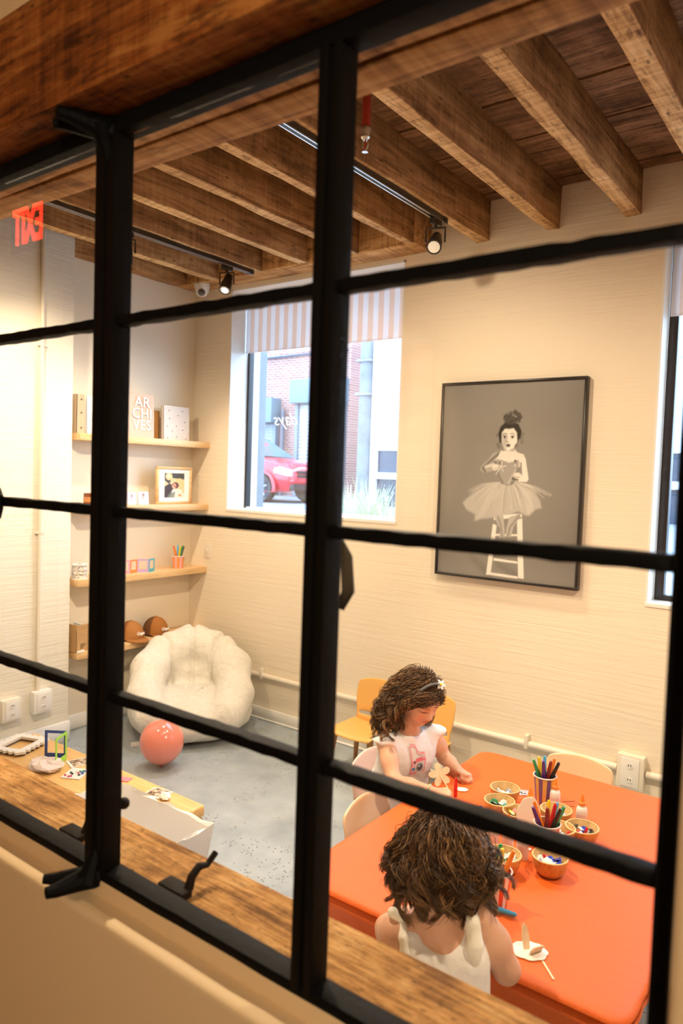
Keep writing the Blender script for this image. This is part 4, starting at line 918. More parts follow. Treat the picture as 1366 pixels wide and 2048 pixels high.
A = Print(70, 70, (0.70, 0.55, 0.30)); A.poly([(0, 1), (0, .7), (.25, .55), (.35, .8), (1, .75), (1, 1)], (0.05, 0.055, 0.045)); A.poly([(0, 0), (0, .45), (.25, .58), (.42, .5), (.45, .3), (.2, 0)], (0.045, 0.02, 0.022)); A.poly([(.3, 0), (.45, .28), (.75, .25), (1, .18), (1, 0)], (0.80, 0.74, 0.62)); A.poly([(.1, 0), (.3, .25), (.55, .25), (.5, 0)], (0.10, 0.15, 0.13), 0.8)
A.ell(.22, .86, .17, .15, (0.78, 0.55, 0.28)); A.ell(.20, .88, .08, .06, (0.86, 0.72, 0.5)); A.poly([(.55, .75), (.8, .8), (1, .6), (1, .4), (.6, .5)], (0.76, 0.55, 0.25)); A.ell(.55, .5, .17, .13, (0.10, 0.02, 0.02)); A.ell(.48, .48, .11, .10, (0.74, 0.42, 0.28)); A.line([(.38, .55), (.6, .42)], 0.02, (0.30, 0.05, 0.04)); A.ell(.78, .1, .07, .05, (0.60, 0.16, 0.05)); A.ell(.78, .11, .03, .02, (0.8, 0.5, 0.2))
A.poly([(.35, .2), (.6, .28), (.85, .22), (.95, .3), (.6, .36), (.4, .33)], (0.85, 0.78, 0.66))
A.build('print', pf, lambda u, v: (-0.0055, -0.092+u*0.184, 0.045+v*0.178), 0.4)
def pc(y, rz, wd, ht, seed, label):
    r = empty('postcard', (-4.10, y, SH[1]), rz, label, 'postcard', 'lilac postcards on the second shelf')
    MB().box(-0.002, 0.0, -wd/2, wd/2, 0, ht).build('card', plain('lilac card', (0.46, 0.42, 0.60), 0.5), r, rot=(0, -0.12, 0))
    A = Print(40, 40, (0.74, 0.70, 0.78)); A.ell(.5, .45, .2, .35, (0.50, 0.42, 0.46)); A.ell(.5, .78, .12, .13, (0.30, 0.20, 0.20)); A.ell(.5, .2, .3, .2, (0.86, 0.84, 0.86)); A.ell(.62, .5, .06, .2, (0.8, 0.72, 0.7))
    A.build('print', r, lambda u, v: (0.0006 - v*ht*0.11, -wd/2+0.004+u*(wd-0.008), 0.004+v*(ht-0.008)), 0.4)
pc(3.15, 0.25, 0.10, 0.082, 1, 'lilac postcard half behind the steel post on the second shelf'); pc(3.245, -0.12, 0.085, 0.09, 2, 'blue edged postcard leaning left of the wooden frame on the second shelf')
rs = empty('ribbon_spool', (-4.11, 2.757, SH[2]), 0, 'patterned paper ribbon spool at the left end of the third shelf', 'spool')
def spool_mat():
    m, nt, b = new_mat('patterned ribbon'); n = tnoise(nt, coords(nt), 130, 3, 0.7); L(nt, ramp(nt, n, [(0.46, (0.84, 0.80, 0.74)), (0.54, (0.50, 0.38, 0.22)), (0.6, (0.22, 0.24, 0.36))]), b.inputs['Base Color']); return m
MB().lathe([(0.046, 0.006), (0.047, 0.02), (0.044, 0.024), (0.047, 0.03), (0.047, 0.045), (0.044, 0.048), (0.047, 0.053), (0.047, 0.07), (0.044, 0.073), (0.046, 0.086)], 24).build('ribbon', spool_mat(), rs, smooth=True, angle=50)
for z in (0, 0.088): MB().lathe([(0.012, z), (0.049, z), (0.049, z+0.006), (0.012, z+0.006)], 24).build('flange', M['white_plastic'], rs)
MB().lathe([(0.011, 0.002), (0.011, 0.097), (0.008, 0.097), (0.008, 0.09)], 14).build('core', plain('card core', (0.35, 0.27, 0.18), 0.7), rs)
mini_frames((-4.125, 3.065, SH[2]), 0, ((0.85, 0.35, 0.50), (0.85, 0.25, 0.05), (0.50, 0.36, 0.66), (0.05, 0.42, 0.52)), 0.078, 0.092, 0.011, (1.15, 1.85, 0.95, 1.95), 'rainbow zigzag of small card frames, pink to teal, on the third shelf')

# ---- pens and cups (pen tips up, as on the craft table)
PENC = {'green': (0.02, 0.30, 0.11), 'purple': (0.10, 0.02, 0.24), 'yellow': (0.85, 0.60, 0.01), 'maroon': (0.22, 0.012, 0.012), 'blue': (0.06, 0.42, 0.80), 'black': (0.012, 0.012, 0.014), 'orange': (0.85, 0.22, 0.02), 'red': (0.62, 0.012, 0.02)}
PENM = {k: plain('pen ' + k, c, 0.3, coat=0.2) for k, c in PENC.items()}; PENMESH = {}
def pen(color, base, tip, label, group, L_=0.165):
    d = Vector(tip) - Vector(base); ln = d.length
    if color not in PENMESH:
        b = MB().lathe([(0.0045, 0), (0.0085, 0.004), (0.0088, 0.03), (0.0086, 0.062)], 10).build('barrel', PENM[color], None, smooth=True, angle=40)
        c = MB().lathe([(0.0092, 0.062), (0.0090, 0.075), (0.0062, 0.15), (0.0050, 0.163), (0.0010, 0.165)], 10).build('cap', PENM[color], None, smooth=True, angle=40)
        PENMESH[color] = (b.data, c.data); bpy.data.objects.remove(b); bpy.data.objects.remove(c)
    r = empty('felt_pen', base, 0, label, 'pen', group); r.rotation_euler = d.to_track_quat('Z', 'Y').to_euler()
    for nm, me in zip(('barrel', 'cap'), PENMESH[color]): o = bpy.data.objects.new(nm, me); COL.objects.link(o); o.parent = r
    return r
def paper_cup(name, loc, a, b, label, rz=0.0, h=0.105, r0=0.030, r1=0.041, n=7, group='striped paper cups on the craft table'):
    r = empty(name, loc, rz, label, 'cup', group)
    MB().lathe([(r0-0.003, 0.004), (r0, 0.0), (r1, h), (r1-0.0015, h), (r0-0.0015, 0.004), (0.0, 0.004)], 32).build('cup_wall', stripes('cup stripes', a, b, n), r, smooth=True, angle=40)
    MB().lathe([(r1+0.0018, h-0.001), (r1+0.0028, h+0.002), (r1+0.0008, h+0.0042), (r1-0.0015, h+0.003), (r1-0.0012, h-0.001)], 32, cap=False).build('rim', M['white_plastic'], r, smooth=True); return r
def fill_cup(loc, pens, where, group, h=0.105, r0=0.024, s=1.0):
    for (c, dx, dy, up_) in pens:
        base = (loc[0]-dx*0.03, loc[1]-dy*0.03, loc[2]+0.006); d = Vector((dx, dy, up_)).normalized()
        pen(c, base, Vector(base)+d*0.1, c + ' felt pen standing in ' + where, group)
paper_cup('paper_cup', (-4.115, 3.578, SH[2]), (0.85, 0.40, 0.42), (0.90, 0.30, 0.06), 'pink and orange striped paper cup of pens on the third shelf', 0, 0.088, 0.036, 0.046, 7, None)
fill_cup((-4.115, 3.578, SH[2]), (('orange', 0.05, -0.42, 1), ('red', -0.10, -0.28, 1), ('yellow', 0.22, -0.06, 1), ('blue', -0.16, 0.10, 1), ('green', 0.12, 0.20, 1), ('black', 0.0, 0.45, 1)), 'the cup on the third shelf', 'pens in the shelf cup')
# caps
def cap(loc, rz, label, c1, c2):
    r = empty('baseball_cap', loc, rz, label, 'cap', 'brown caps on the lowest shelf')
    mc = plain('brown canvas', c1, 0.8, nb=0.2, nscale=300); md = plain('dark brown mesh', c2, 0.85, nb=0.4, nscale=220)
    R = 0.088; front, back = MB(), MB()
    def dome(a0, a1): return [[(R*math.sin(p)*math.cos(q)*1.08, R*math.sin(p)*math.sin(q), 0.012 + 0.118*math.cos(p)**0.85 if p < PI/2-0.01 else 0.012) for q in np.linspace(a0, a1, 15)] for p in np.linspace(0.02, PI/2, 10)]
    front.grid(dome(-1.15, 1.15)); back.grid(dome(1.15, 2*PI-1.15))
    front.build('front_panel', mc, r, smooth=True, angle=170); back.build('back_mesh', md, r, smooth=True, angle=170)
    rows_ = []
    for k, q in enumerate(np.linspace(-1.12, 1.12, 17)):
        x0, y0 = R*1.08*math.cos(q), R*math.sin(q); ext = 0.072*math.cos(q*1.25)**0.6 if abs(q*1.25) < PI/2 else 0
        rows_.append([(x0-0.004, y0*0.99, 0.014), (x0+ext*0.5, y0*1.0, 0.010 + 0.010*math.cos(q)-0.006), (x0+ext, y0*0.98, 0.002 + 0.008*math.cos(q*1.2)-0.006)])
    br = MB().grid([[(a, b, c+0.004) for a, b, c in rr] for rr in rows_]).build('visor', [mc, M['black_plastic']], r, smooth=True, angle=170)
    so = br.modifiers.new('t', 'SOLIDIFY'); so.thickness = 0.0035; so.offset = -1
    MB().ball((0, 0, 0.131), (0.007, 0.007, 0.004), 10).build('button', mc, r, smooth=True)
    T = Matrix.Translation((R*1.08*0.955, 0.012, 0.052)) @ Matrix.Rotation(0.14, 4, 'Z') @ Matrix.Rotation(-0.25, 4, 'Y') @ FACE_X
    text_mesh('lettering', 'Oups', 0.032, wt, r, T, 0.003, 0.35)
cap((-4.135, 3.185, SH[3]), 0.0, 'brown cap at the post, left of the pair on the lowest shelf', (0.38, 0.155, 0.035), (0.24, 0.085, 0.02))
cap((-4.135, 3.40, SH[3]), 0.0, 'brown cap with dark mesh back, right of the pair on the lowest shelf', (0.34, 0.125, 0.02), (0.13, 0.045, 0.012))
cb = empty('cardboard_box', (-4.12, 2.748, SH[3]), 0.12, 'open cardboard box of craft packets at the left end of the lowest shelf', 'box')
kr = plain('kraft card', (0.50, 0.30, 0.13), 0.7, var=0.1, nscale=14)
for b in ((-0.06, -0.056, -0.05, 0.05), (0.056, 0.06, -0.05, 0.05), (-0.06, 0.06, -0.05, -0.046), (-0.06, 0.06, 0.046, 0.05)): MB().box(*b, 0.0, 0.145).build('wall_panel', kr, cb)
MB().box(-0.058, 0.058, -0.048, 0.048, 0, 0.004).build('floor_panel', kr, cb)
MB().box(0.056, 0.062, -0.05, 0.05, 0.145, 0.185).build('flap', kr, cb, rot=(0, 0.12, 0), loc=(-0.02, 0, 0)); MB().box(-0.058, 0.058, -0.051, -0.047, 0.145, 0.18).build('flap', kr, cb)
for k in range(4): MB().box(0.0604, 0.0610, -0.02, 0.025-0.008*k, 0.05-0.009*k, 0.053-0.009*k).build('print_line', M['black_plastic'], cb)
for i, (c, dz, a) in enumerate((((0.42, 0.52, 0.47), 0.135, 0.4), ((0.55, 0.58, 0.55), 0.16, -0.3), ((0.80, 0.78, 0.74), 0.12, 0.15))):
    tag(MB().box(-0.028, 0.028, -0.006, 0.006, -0.045, 0.045).build('craft_packet', plain('packet film', c, 0.2, coat=0.5), None, bevel=0.003, loc=(-4.125+0.01*i, 2.735+0.016*i, SH[3]+dz-0.02), rot=(0.5+a, 0.2, 0.4)), ('grey green foil packet sticking out of the cardboard box', 'silver packet sticking up highest from the cardboard box', 'white packet in the front of the cardboard box')[i], 'packet')
tag(MB().box(-0.02, 0.02, -0.028, 0.028, 0, 0.012).build('paper_packet', M['paper'], None, bevel=0.003, loc=(-4.066, 2.735, SH[3]), rot=(0, 0.0, 0.2)), 'small white paper packet on the shelf edge before the cardboard box', 'packet')

# ------------------------------------------------------------------ things on the craft table
T0 = TZ + 0.0008
RX, RY = 0.804, 0.594        # unit step to the right as seen from the window, and away from it
def lean(a, b): return (RX*a - RY*b, RY*a + RX*b)
BAM = oak('bamboo', (0.66, 0.38, 0.14), (0.48, 0.25, 0.08), 'z', 0.35, 3.0); BAM_IN = oak('bamboo inside', (0.76, 0.52, 0.25), (0.62, 0.38, 0.15), 'z', 0.4, 3.0)
GEM = {k: plain('gem ' + k, c, 0.08, coat=0.8, spec=0.8) for k, c in {'clear': (0.62, 0.66, 0.66), 'teal': (0.02, 0.30, 0.24), 'green': (0.03, 0.25, 0.08), 'red': (0.42, 0.012, 0.02), 'blue': (0.03, 0.07, 0.50), 'white': (0.85, 0.84, 0.82), 'grey': (0.28, 0.28, 0.29), 'yellow': (0.75, 0.62, 0.03), 'dark': (0.03, 0.03, 0.035), 'pink': (0.75, 0.30, 0.30), 'cherry': (0.75, 0.01, 0.01)}.items()}
BOWL = {}
def bowl(loc, contents, label, seed, R=0.054, h=0.056, n=16):
    r = empty('bamboo_bowl', (loc[0], loc[1], T0), 0, label, 'bowl', 'small bamboo bowls on the craft table')
    if not BOWL:
        a = MB().lathe([(0.030, 0), (0.034, 0.001), (0.046, 0.018), (R, 0.045), (R+0.001, h), (R-0.004, h), (R-0.007, 0.045), (0.040, 0.020), (0.0, 0.014)], 28).build('body', BAM, None, smooth=True, angle=45)
        b = MB().lathe([(R+0.0015, h-0.0005), (R+0.0005, h+0.0012), (R-0.0035, h+0.0012), (R-0.0075, 0.045), (0.0395, 0.0205), (0.0, 0.0145)], 28, cap=False).build('lining', BAM_IN, None, smooth=True, angle=45)
        BOWL['a'], BOWL['b'] = a.data, b.data; bpy.data.objects.remove(a); bpy.data.objects.remove(b)
    for k, nm in (('a', 'body'), ('b', 'lining')): o = bpy.data.objects.new(nm, BOWL[k]); COL.objects.link(o); o.parent = r
    rn = random.Random(seed); G = 'trinkets in the ' + label.split(' holding ')[0].split(' at ')[0]
    lab = 'tiny ' + contents[1] + ' in the bamboo bowl ' + label.split('bamboo bowl ')[1]
    for i in range(n):
        a = rn.uniform(0, 2*PI); q = 0.035*math.sqrt(rn.random()); k = rn.choice(contents[0]); z = 0.030 + rn.uniform(0, 0.012); s_ = rn.uniform(0.008, 0.0125)
        if contents[2] == 'ball': mb = MB().ball((0, 0, 0), (s_, s_, s_*0.8), 10); sm = True
        elif contents[2] == 'leaf': mb = MB().lathe([(0.0005, -0.003), (s_*0.7, -0.001), (s_*1.35, 0.0), (s_*0.7, 0.002), (0.0005, 0.003)], 6); sm = False
        else: mb = MB().lathe([(0.001, -0.002), (s_, -0.002), (s_, 0.001), (s_*0.6, 0.0025), (0.001, 0.002)], 12); sm = True
        o = mb.build({'ball': 'bead', 'leaf': 'glass_gem', 'disc': 'button'}[contents[2]], GEM[k], None, smooth=sm, loc=(loc[0]+q*math.cos(a), loc[1]+q*math.sin(a), T0+z), rot=(rn.uniform(-0.7, 0.7), rn.uniform(-0.7, 0.7), rn.uniform(0, 3)))
        tag(o, lab, {'ball': 'bead', 'leaf': 'gem', 'disc': 'button'}[contents[2]], lab)
    return r
bowl((-1.064, 2.525), (('grey', 'white', 'grey', 'clear', 'dark'), 'grey or white button', 'disc'), 'bamboo bowl farthest from the window', 1)
bowl((-1.035, 2.412), (('clear', 'teal', 'grey', 'clear', 'green'), 'clear or teal gem', 'leaf'), 'bamboo bowl nearest the girl with the headband', 2)
bowl((-0.948, 2.375), (('red', 'yellow', 'green', 'pink', 'yellow'), 'mixed bright gem', 'leaf'), 'bamboo bowl beside the wooden cloud cutout', 3)
bowl((-0.852, 2.478), (('clear', 'white', 'grey', 'clear'), 'clear or white gem', 'leaf'), 'bamboo bowl behind the pink striped cup', 4)
bowl((-0.797, 2.352), (('cherry', 'white', 'white', 'cherry'), 'red or white bead', 'ball'), 'bamboo bowl touching the pink striped cup', 5, n=9)
bowl((-0.738, 2.408), (('red', 'blue', 'dark', 'clear', 'red'), 'red or blue gem', 'leaf'), 'bamboo bowl before the lone glue bottle', 6)
bowl((-0.751, 2.152), (('blue', 'red', 'white', 'clear', 'red'), 'blue, red or white gem', 'leaf'), 'bamboo bowl nearest the right of the table', 7)
bowl((-0.868, 2.072), (('green', 'teal', 'green', 'clear'), 'green gem', 'leaf'), 'bamboo bowl beside the nearest pen cup', 8, n=10)
# cups of pens
YE = (0.80, 0.52, 0.13); PU = (0.20, 0.11, 0.32)
CUPS = (((-0.950, 2.622), YE, PU, 'yellow and purple striped paper cup of pens, farthest on the table', 'the yellow and purple cup',
         (('green', -.36, .05), ('yellow', -.17, .12), ('purple', -.12, -.18), ('maroon', .10, -.18), ('blue', .02, .18), ('orange', .30, .12), ('black', .38, -.1))),
        ((-0.803, 2.258), (0.82, 0.30, 0.24), (0.88, 0.70, 0.64), 'coral and white striped paper cup of pens in the middle of the table', 'the coral striped cup in the middle',
         (('purple', -.42, -.05), ('orange', -.30, .25), ('yellow', .08, .22), ('maroon', -.08, -.22), ('red', .18, .0), ('blue', .30, .2), ('black', .26, -.2), ('green', .48, .1))),
        ((-0.808, 1.888), (0.72, 0.07, 0.015), (0.86, 0.62, 0.58), 'red and white striped paper cup of pens, nearest on the table', 'the red striped cup nearest the window',
         (('black', -.22, .2), ('green', .10, .2), ('yellow', .08, -.05), ('orange', .36, .0), ('red', -.36, .1), ('maroon', -.20, -.2))),
        ((-0.978, 2.075), YE, (0.86, 0.66, 0.30), 'yellow paper cup of pens just behind the head of the girl seen from behind', 'the yellow cup behind the girl',
         (('green', -.28, .1), ('blue', -.20, -.1), ('purple', .22, .1), ('red', .48, -.05), ('orange', .05, .2))))
for (p, a, b, lb, where, pens) in CUPS:
    paper_cup('paper_cup', (p[0], p[1], T0), a, b, lb, random.Random(lb).uniform(0, 1), 0.102, 0.030, 0.041, 8)
    fill_cup((p[0], p[1], T0), [(c, *lean(u*1.0, v*1.0), 1.0) for c, u, v in pens], where, 'pens in ' + where)
# glue bottles
GL = {}
def glue(p, label):
    r = empty('glue_bottle', (p[0], p[1], T0), random.Random(label).uniform(-1, 1), label, 'bottle', 'small white glue bottles on the craft table')
    if not GL:
        mats = (M['white_plastic'], plain('orange nozzle', (0.85, 0.24, 0.03), 0.35), plain('glue label', (0.80, 0.62, 0.62), 0.5))
        bod = MB().lathe([(0.0175, 0.0), (0.019, 0.003), (0.019, 0.058), (0.0165, 0.068), (0.012, 0.072), (0.012, 0.078)], 20).build('body', mats[0], None, smooth=True, angle=45)
        lab = MB().grid([[(0.0194*math.cos(q), 0.0194*math.sin(q), z) for q in np.linspace(-2.6, 0.2, 12)] for z in (0.012, 0.048)]).build('printed_label', mats[2], None, smooth=True)
        cap_ = MB().lathe([(0.0125, 0.078), (0.0125, 0.086), (0.009, 0.089), (0.0072, 0.098), (0.004, 0.114), (0.001, 0.118)], 16).build('nozzle', mats[1], None, smooth=True, angle=45)
        for nm, o in (('body', bod), ('printed_label', lab), ('nozzle', cap_)): GL[nm] = o.data; bpy.data.objects.remove(o)
    for nm, me in GL.items(): o = bpy.data.objects.new(nm, me); COL.objects.link(o); o.parent = r
for p, lb in (((-0.938, 2.452), 'white glue bottle right behind the wooden cloud cutout'), ((-0.898, 2.592), 'white glue bottle beside the yellow and purple cup'), ((-0.777, 2.522), 'lone white glue bottle at the right, behind a bowl'),
              ((-1.000, 2.205), 'white glue bottle left of the row by the yellow cup'), ((-0.957, 2.192), 'white glue bottle second in the row by the yellow cup'), ((-0.912, 2.205), 'white glue bottle third in the row by the yellow cup'), ((-0.852, 2.182), 'white glue bottle at the right end of the row, nearest the window')): glue(p, lb)
# wooden cutouts and sticks
PALE = oak('pale plywood', (0.82, 0.66, 0.46), (0.74, 0.56, 0.36), 'z', 0.6, 2.0)
cl = empty('wooden_cutout', (-0.905, 2.318, T0), math.radians(28), 'pale plywood cloud cutout with two black dashes leaning by a bowl', 'cutout')
o_ = [(0.036*math.cos(a)*(1+0.07*abs(math.sin(3.5*a))), 0.075 + 0.056*math.sin(a)*(1+0.05*abs(math.sin(3.5*a)))) for a in np.linspace(0, 2*PI, 60)[:-1]]
MB().prism(o_, -0.0025, 0.0025, 'y').build('board', plain('whitewashed plywood', (0.86, 0.78, 0.66), 0.6), cl, rot=(-0.18, 0.2, 0)); MB().box(-0.009, 0.009, -0.0025, 0.0025, 0, 0.03).build('stem', PALE, cl, rot=(-0.18, 0.2, 0))
for (x, z) in ((0.022, 0.098), (-0.004, 0.040)): MB().prism([(x-0.006, z-0.010), (x-0.002, z-0.011), (x+0.006, z+0.010), (x+0.002, z+0.011)], -0.0040, -0.0026, 'y').build('dash', M['black_plastic'], cl, rot=(-0.18, 0.2, 0))
def stick(p0, p1, label, w=0.004, t=0.002, mat_=PALE, name='wooden_stick', cat='stick'):
    d = Vector(p1)-Vector(p0); c = (Vector(p0)+Vector(p1))/2; l = d.length/2
    o = MB().prism([(-l, -w*0.6), (-l+w*0.6, -w), (l-w*0.6, -w), (l, -w*0.6), (l, w*0.6), (l-w*0.6, w), (-l+w*0.6, w), (-l, w*0.6)], 0, t).build(name, mat_, None, bevel=0.0005, seg=1, loc=(c.x, c.y, T0), rot=(0, 0, math.atan2(d.y, d.x)))
    tag(o, label, cat); return o
stick((-0.614, 1.742, 0), (-0.568, 1.694, 0), 'thin pale wooden stick lying near the right corner of the table', 0.0028, 0.002)
stick((-1.055, 1.772, 0), (-0.985, 1.785, 0), 'white flat craft stick poking out left of the near girl’s hair'.replace('’', ''), 0.009, 0.002, plain('white craft stick', (0.85, 0.80, 0.76), 0.6))
stick((-0.897, 2.674, 0), (-0.862, 2.709, 0), 'thin reddish twig behind the lone glue bottle, upper of two', 0.0015, 0.0015, plain('red twig', (0.40, 0.08, 0.04), 0.6))
stick((-0.881, 2.644, 0), (-0.846, 2.663, 0), 'thin reddish twig behind the lone glue bottle, lower of two', 0.0015, 0.0015, plain('red twig', (0.40, 0.08, 0.04), 0.6))
stick((-0.868, 2.238, 0), (-0.850, 2.255, 0), 'white stub of craft stick beside the coral striped cup', 0.008, 0.003, plain('white craft stick', (0.85, 0.80, 0.76), 0.6))
pn = pen('blue', (-1.045, 2.315, T0+0.0095), (-0.955, 2.36, T0+0.0095), 'blue felt pen lying flat on the table before the bowls', 'pens lying on the table')
pn2 = pen('blue', (-0.90, 1.845, T0+0.0095), (-0.80, 1.86, T0+0.0095), 'blue felt pen lying behind the shoulder of the near girl', 'pens lying on the table')
pk = empty('bead_packet', (-1.045, 2.648, T0), 0.5, 'clear packet of dark sequins lying behind the farthest bowl', 'packet')
MB().box(-0.035, 0.035, -0.025, 0.025, 0, 0.002).build('packet_film', plain('packet film grey', (0.55, 0.55, 0.62), 0.15, coat=0.6), pk, bevel=0.0008, seg=1)
rn = random.Random(8)
for i in range(10): MB().lathe([(0.001, 0.002), (0.004, 0.0022), (0.004, 0.003), (0.001, 0.0032)], 8, (rn.uniform(-0.03, 0.03), rn.uniform(-0.02, 0.0), 0)).build('sequin', GEM['dark'], pk)
bf = empty('wooden_flower', (-0.655, 1.757, T0), 0.5, 'white scalloped flower cutout with upright wooden pieces on the near table corner', 'cutout')
o_ = [(0.043*(1+0.10*abs(math.cos(4*a)))*math.cos(a), 0.036*(1+0.10*abs(math.cos(4*a)))*math.sin(a)) for a in np.linspace(0, 2*PI, 72)[:-1]]
MB().prism(o_, 0, 0.004).build('base', plain('white painted wood', (0.87, 0.82, 0.74), 0.6), bf, bevel=0.001, seg=1)
MB().prism([(-0.008, 0.0), (0.008, 0.0), (0.011, 0.03), (0.006, 0.055), (0.0, 0.060), (-0.006, 0.052), (-0.010, 0.03)], -0.0015, 0.0015, 'y').build('wing', PALE, bf, loc=(-0.006, 0.004, 0.003), rot=(-0.35, 0, 0.4))
MB().prism([(-0.018, 0.0), (0.018, 0.0), (0.021, 0.018), (0.012, 0.026), (-0.012, 0.026), (-0.021, 0.016)], -0.0015, 0.0015, 'y').build('wing', PALE, bf, loc=(0.014, -0.006, 0.003), rot=(0.45, 0, 0.6))

# ------------------------------------------------------------------ people
def frame_of(fwd, upish=(0, 0, 1)):
    f = np.array(fwd, float); f /= np.linalg.norm(f); r = np.cross(f, upish); r /= np.linalg.norm(r); u = np.cross(r, f); return r, f, u
def head(sd, C, F, s=1.0):
    r, f, u = F; R = np.stack([r, f, u], 1); P = lambda a, b, c: C + (r*a + f*b + u*c)*s
    sd.ell(P(0, -0.010, 0.018), np.array((0.070, 0.086, 0.082))*s, 0.02, R)            # skull
    sd.ell(P(0, 0.022, -0.028), np.array((0.056, 0.056, 0.066))*s, 0.03, R)            # face
    sd.ell(P(0, 0.048, -0.078), np.array((0.022, 0.022, 0.018))*s, 0.025, R)           # chin
    for q in (-1, 1):
        sd.ell(P(q*0.034, 0.050, -0.038), np.array((0.022, 0.020, 0.022))*s, 0.02, R)  # cheeks
        sd.ell(P(q*0.029, 0.066, 0.004), np.array((0.016, 0.010, 0.010))*s, 0.010, R)  # eyelids
        sd.ell(P(q*0.070, -0.008, -0.012), np.array((0.010, 0.018, 0.026))*s, 0.006, R) # ears
        sd.ell(P(q*0.0085, 0.083, -0.034), np.array((0.007, 0.008, 0.006))*s, 0.006, R) # nostrils
    sd.cone(P(0, 0.074, 0.006), P(0, 0.088, -0.028), 0.006*s, 0.0105*s, 0.012)         # nose
    sd.ell(P(0, 0.068, 0.024), np.array((0.040, 0.014, 0.014))*s, 0.02, R)             # brow
    sd.ell(P(0, 0.075, -0.053), np.array((0.017, 0.008, 0.005))*s, 0.006, R)           # upper lip
    sd.ell(P(0, 0.073, -0.061), np.array((0.014, 0.008, 0.0055))*s, 0.005, R)          # lower lip
    return P
def hand_sd(sd, W, d, n, side, curls, s=1.0, thumb=0.5):
    """wrist W, direction d of the fingers, palm normal n (palm side), side=+1 puts the thumb on d x n"""
    d = np.array(d, float); d /= np.linalg.norm(d); n = np.array(n, float); n -= d*(n@d); n /= np.linalg.norm(n); t = np.cross(d, n)*side
    R = np.stack([d, t, n], 1); sd.ell(W + d*0.030*s, np.array((0.034, 0.026, 0.0125))*s, 0.012, R)
    for i, (off, ln, cu) in enumerate(zip((0.021, 0.0075, -0.006, -0.0185), (0.046, 0.052, 0.048, 0.037), curls)):
        p = W + d*(0.052 - 0.004*abs(i-1))*s + t*off*s; a = 0.25; pts = [W + d*0.035*s + t*off*0.85*s, p]
        for k, fr in enumerate((0.42, 0.32, 0.26)):
            a += cu*(0.9 if k == 0 else 1.1); q = d*math.cos(a) + n*math.sin(a) + t*(off*3.0)*(0.4 if cu < 0.5 else 0.0); p = p + q/np.linalg.norm(q)*ln*fr*s*1.15; pts.append(p)
        sd.chain(pts, [0.0082*s, 0.0078*s, 0.0072*s, 0.0066*s, 0.0056*s], 0.004)
    p0 = W + d*0.012*s + t*0.018*s; p1 = p0 + (t*0.020 + d*0.018 + n*0.006)*s; p2 = p1 + (d*0.018 + n*0.016*thumb - t*0.004*thumb)*s; p3 = p2 + (d*0.014 + n*0.006*thumb - t*0.010*thumb)*s
    sd.chain([p0, p1, p2, p3], [0.010*s, 0.0088*s, 0.0076*s, 0.0062*s], 0.006)
def tubes(P, R, sides=4):
    S, N, _ = P.shape; T = np.gradient(P, axis=1); T /= np.linalg.norm(T, axis=2, keepdims=True)+1e-9
    ref = np.array([0.31, 0.22, 0.92]); A = np.cross(T, ref); A /= np.linalg.norm(A, axis=2, keepdims=True)+1e-9; B = np.cross(T, A)
    q = 2*np.pi*np.arange(sides)/sides; V = P[:, :, None, :] + R[:, :, None, None]*(A[:, :, None, :]*np.cos(q)[None, None, :, None] + B[:, :, None, :]*np.sin(q)[None, None, :, None])
    idx = np.arange(S*N*sides).reshape(S, N, sides); nx = np.roll(idx, -1, 2)
    Q = np.stack([idx[:, :-1], nx[:, :-1], nx[:, 1:], idx[:, 1:]], -1).reshape(-1, 4); return V.reshape(-1, 3), Q, (N-1)*sides
def hair_mat(name, c, rough=0.42):
    m, nt, b = new_mat(name); n = tnoise(nt, coords(nt), 55, 3); L(nt, ramp(nt, n, [(0.35, tuple(q*0.65 for q in c)), (0.65, tuple(q*1.3 for q in c))]), b.inputs['Base Color'])
    b.inputs['Roughness'].default_value = rough; b.inputs['Specular IOR Level'].default_value = 0.45; return m
HAIR_CAP = plain('hair underlayer', (0.030, 0.014, 0.006), 0.9, spec=0.05)
HAIR = [hair_mat('dark brown hair', (0.034, 0.016, 0.007)), hair_mat('brown hair', (0.095, 0.044, 0.017)), hair_mat('golden brown hair', (0.23, 0.12, 0.045))]
def bez(p, n):
    t = np.linspace(0, 1, n)[None, :, None]; a, b, c, d = [q[:, None, :] for q in p]
    return a*(1-t)**3 + 3*b*t*(1-t)**2 + 3*c*t*t*(1-t) + d*t**3
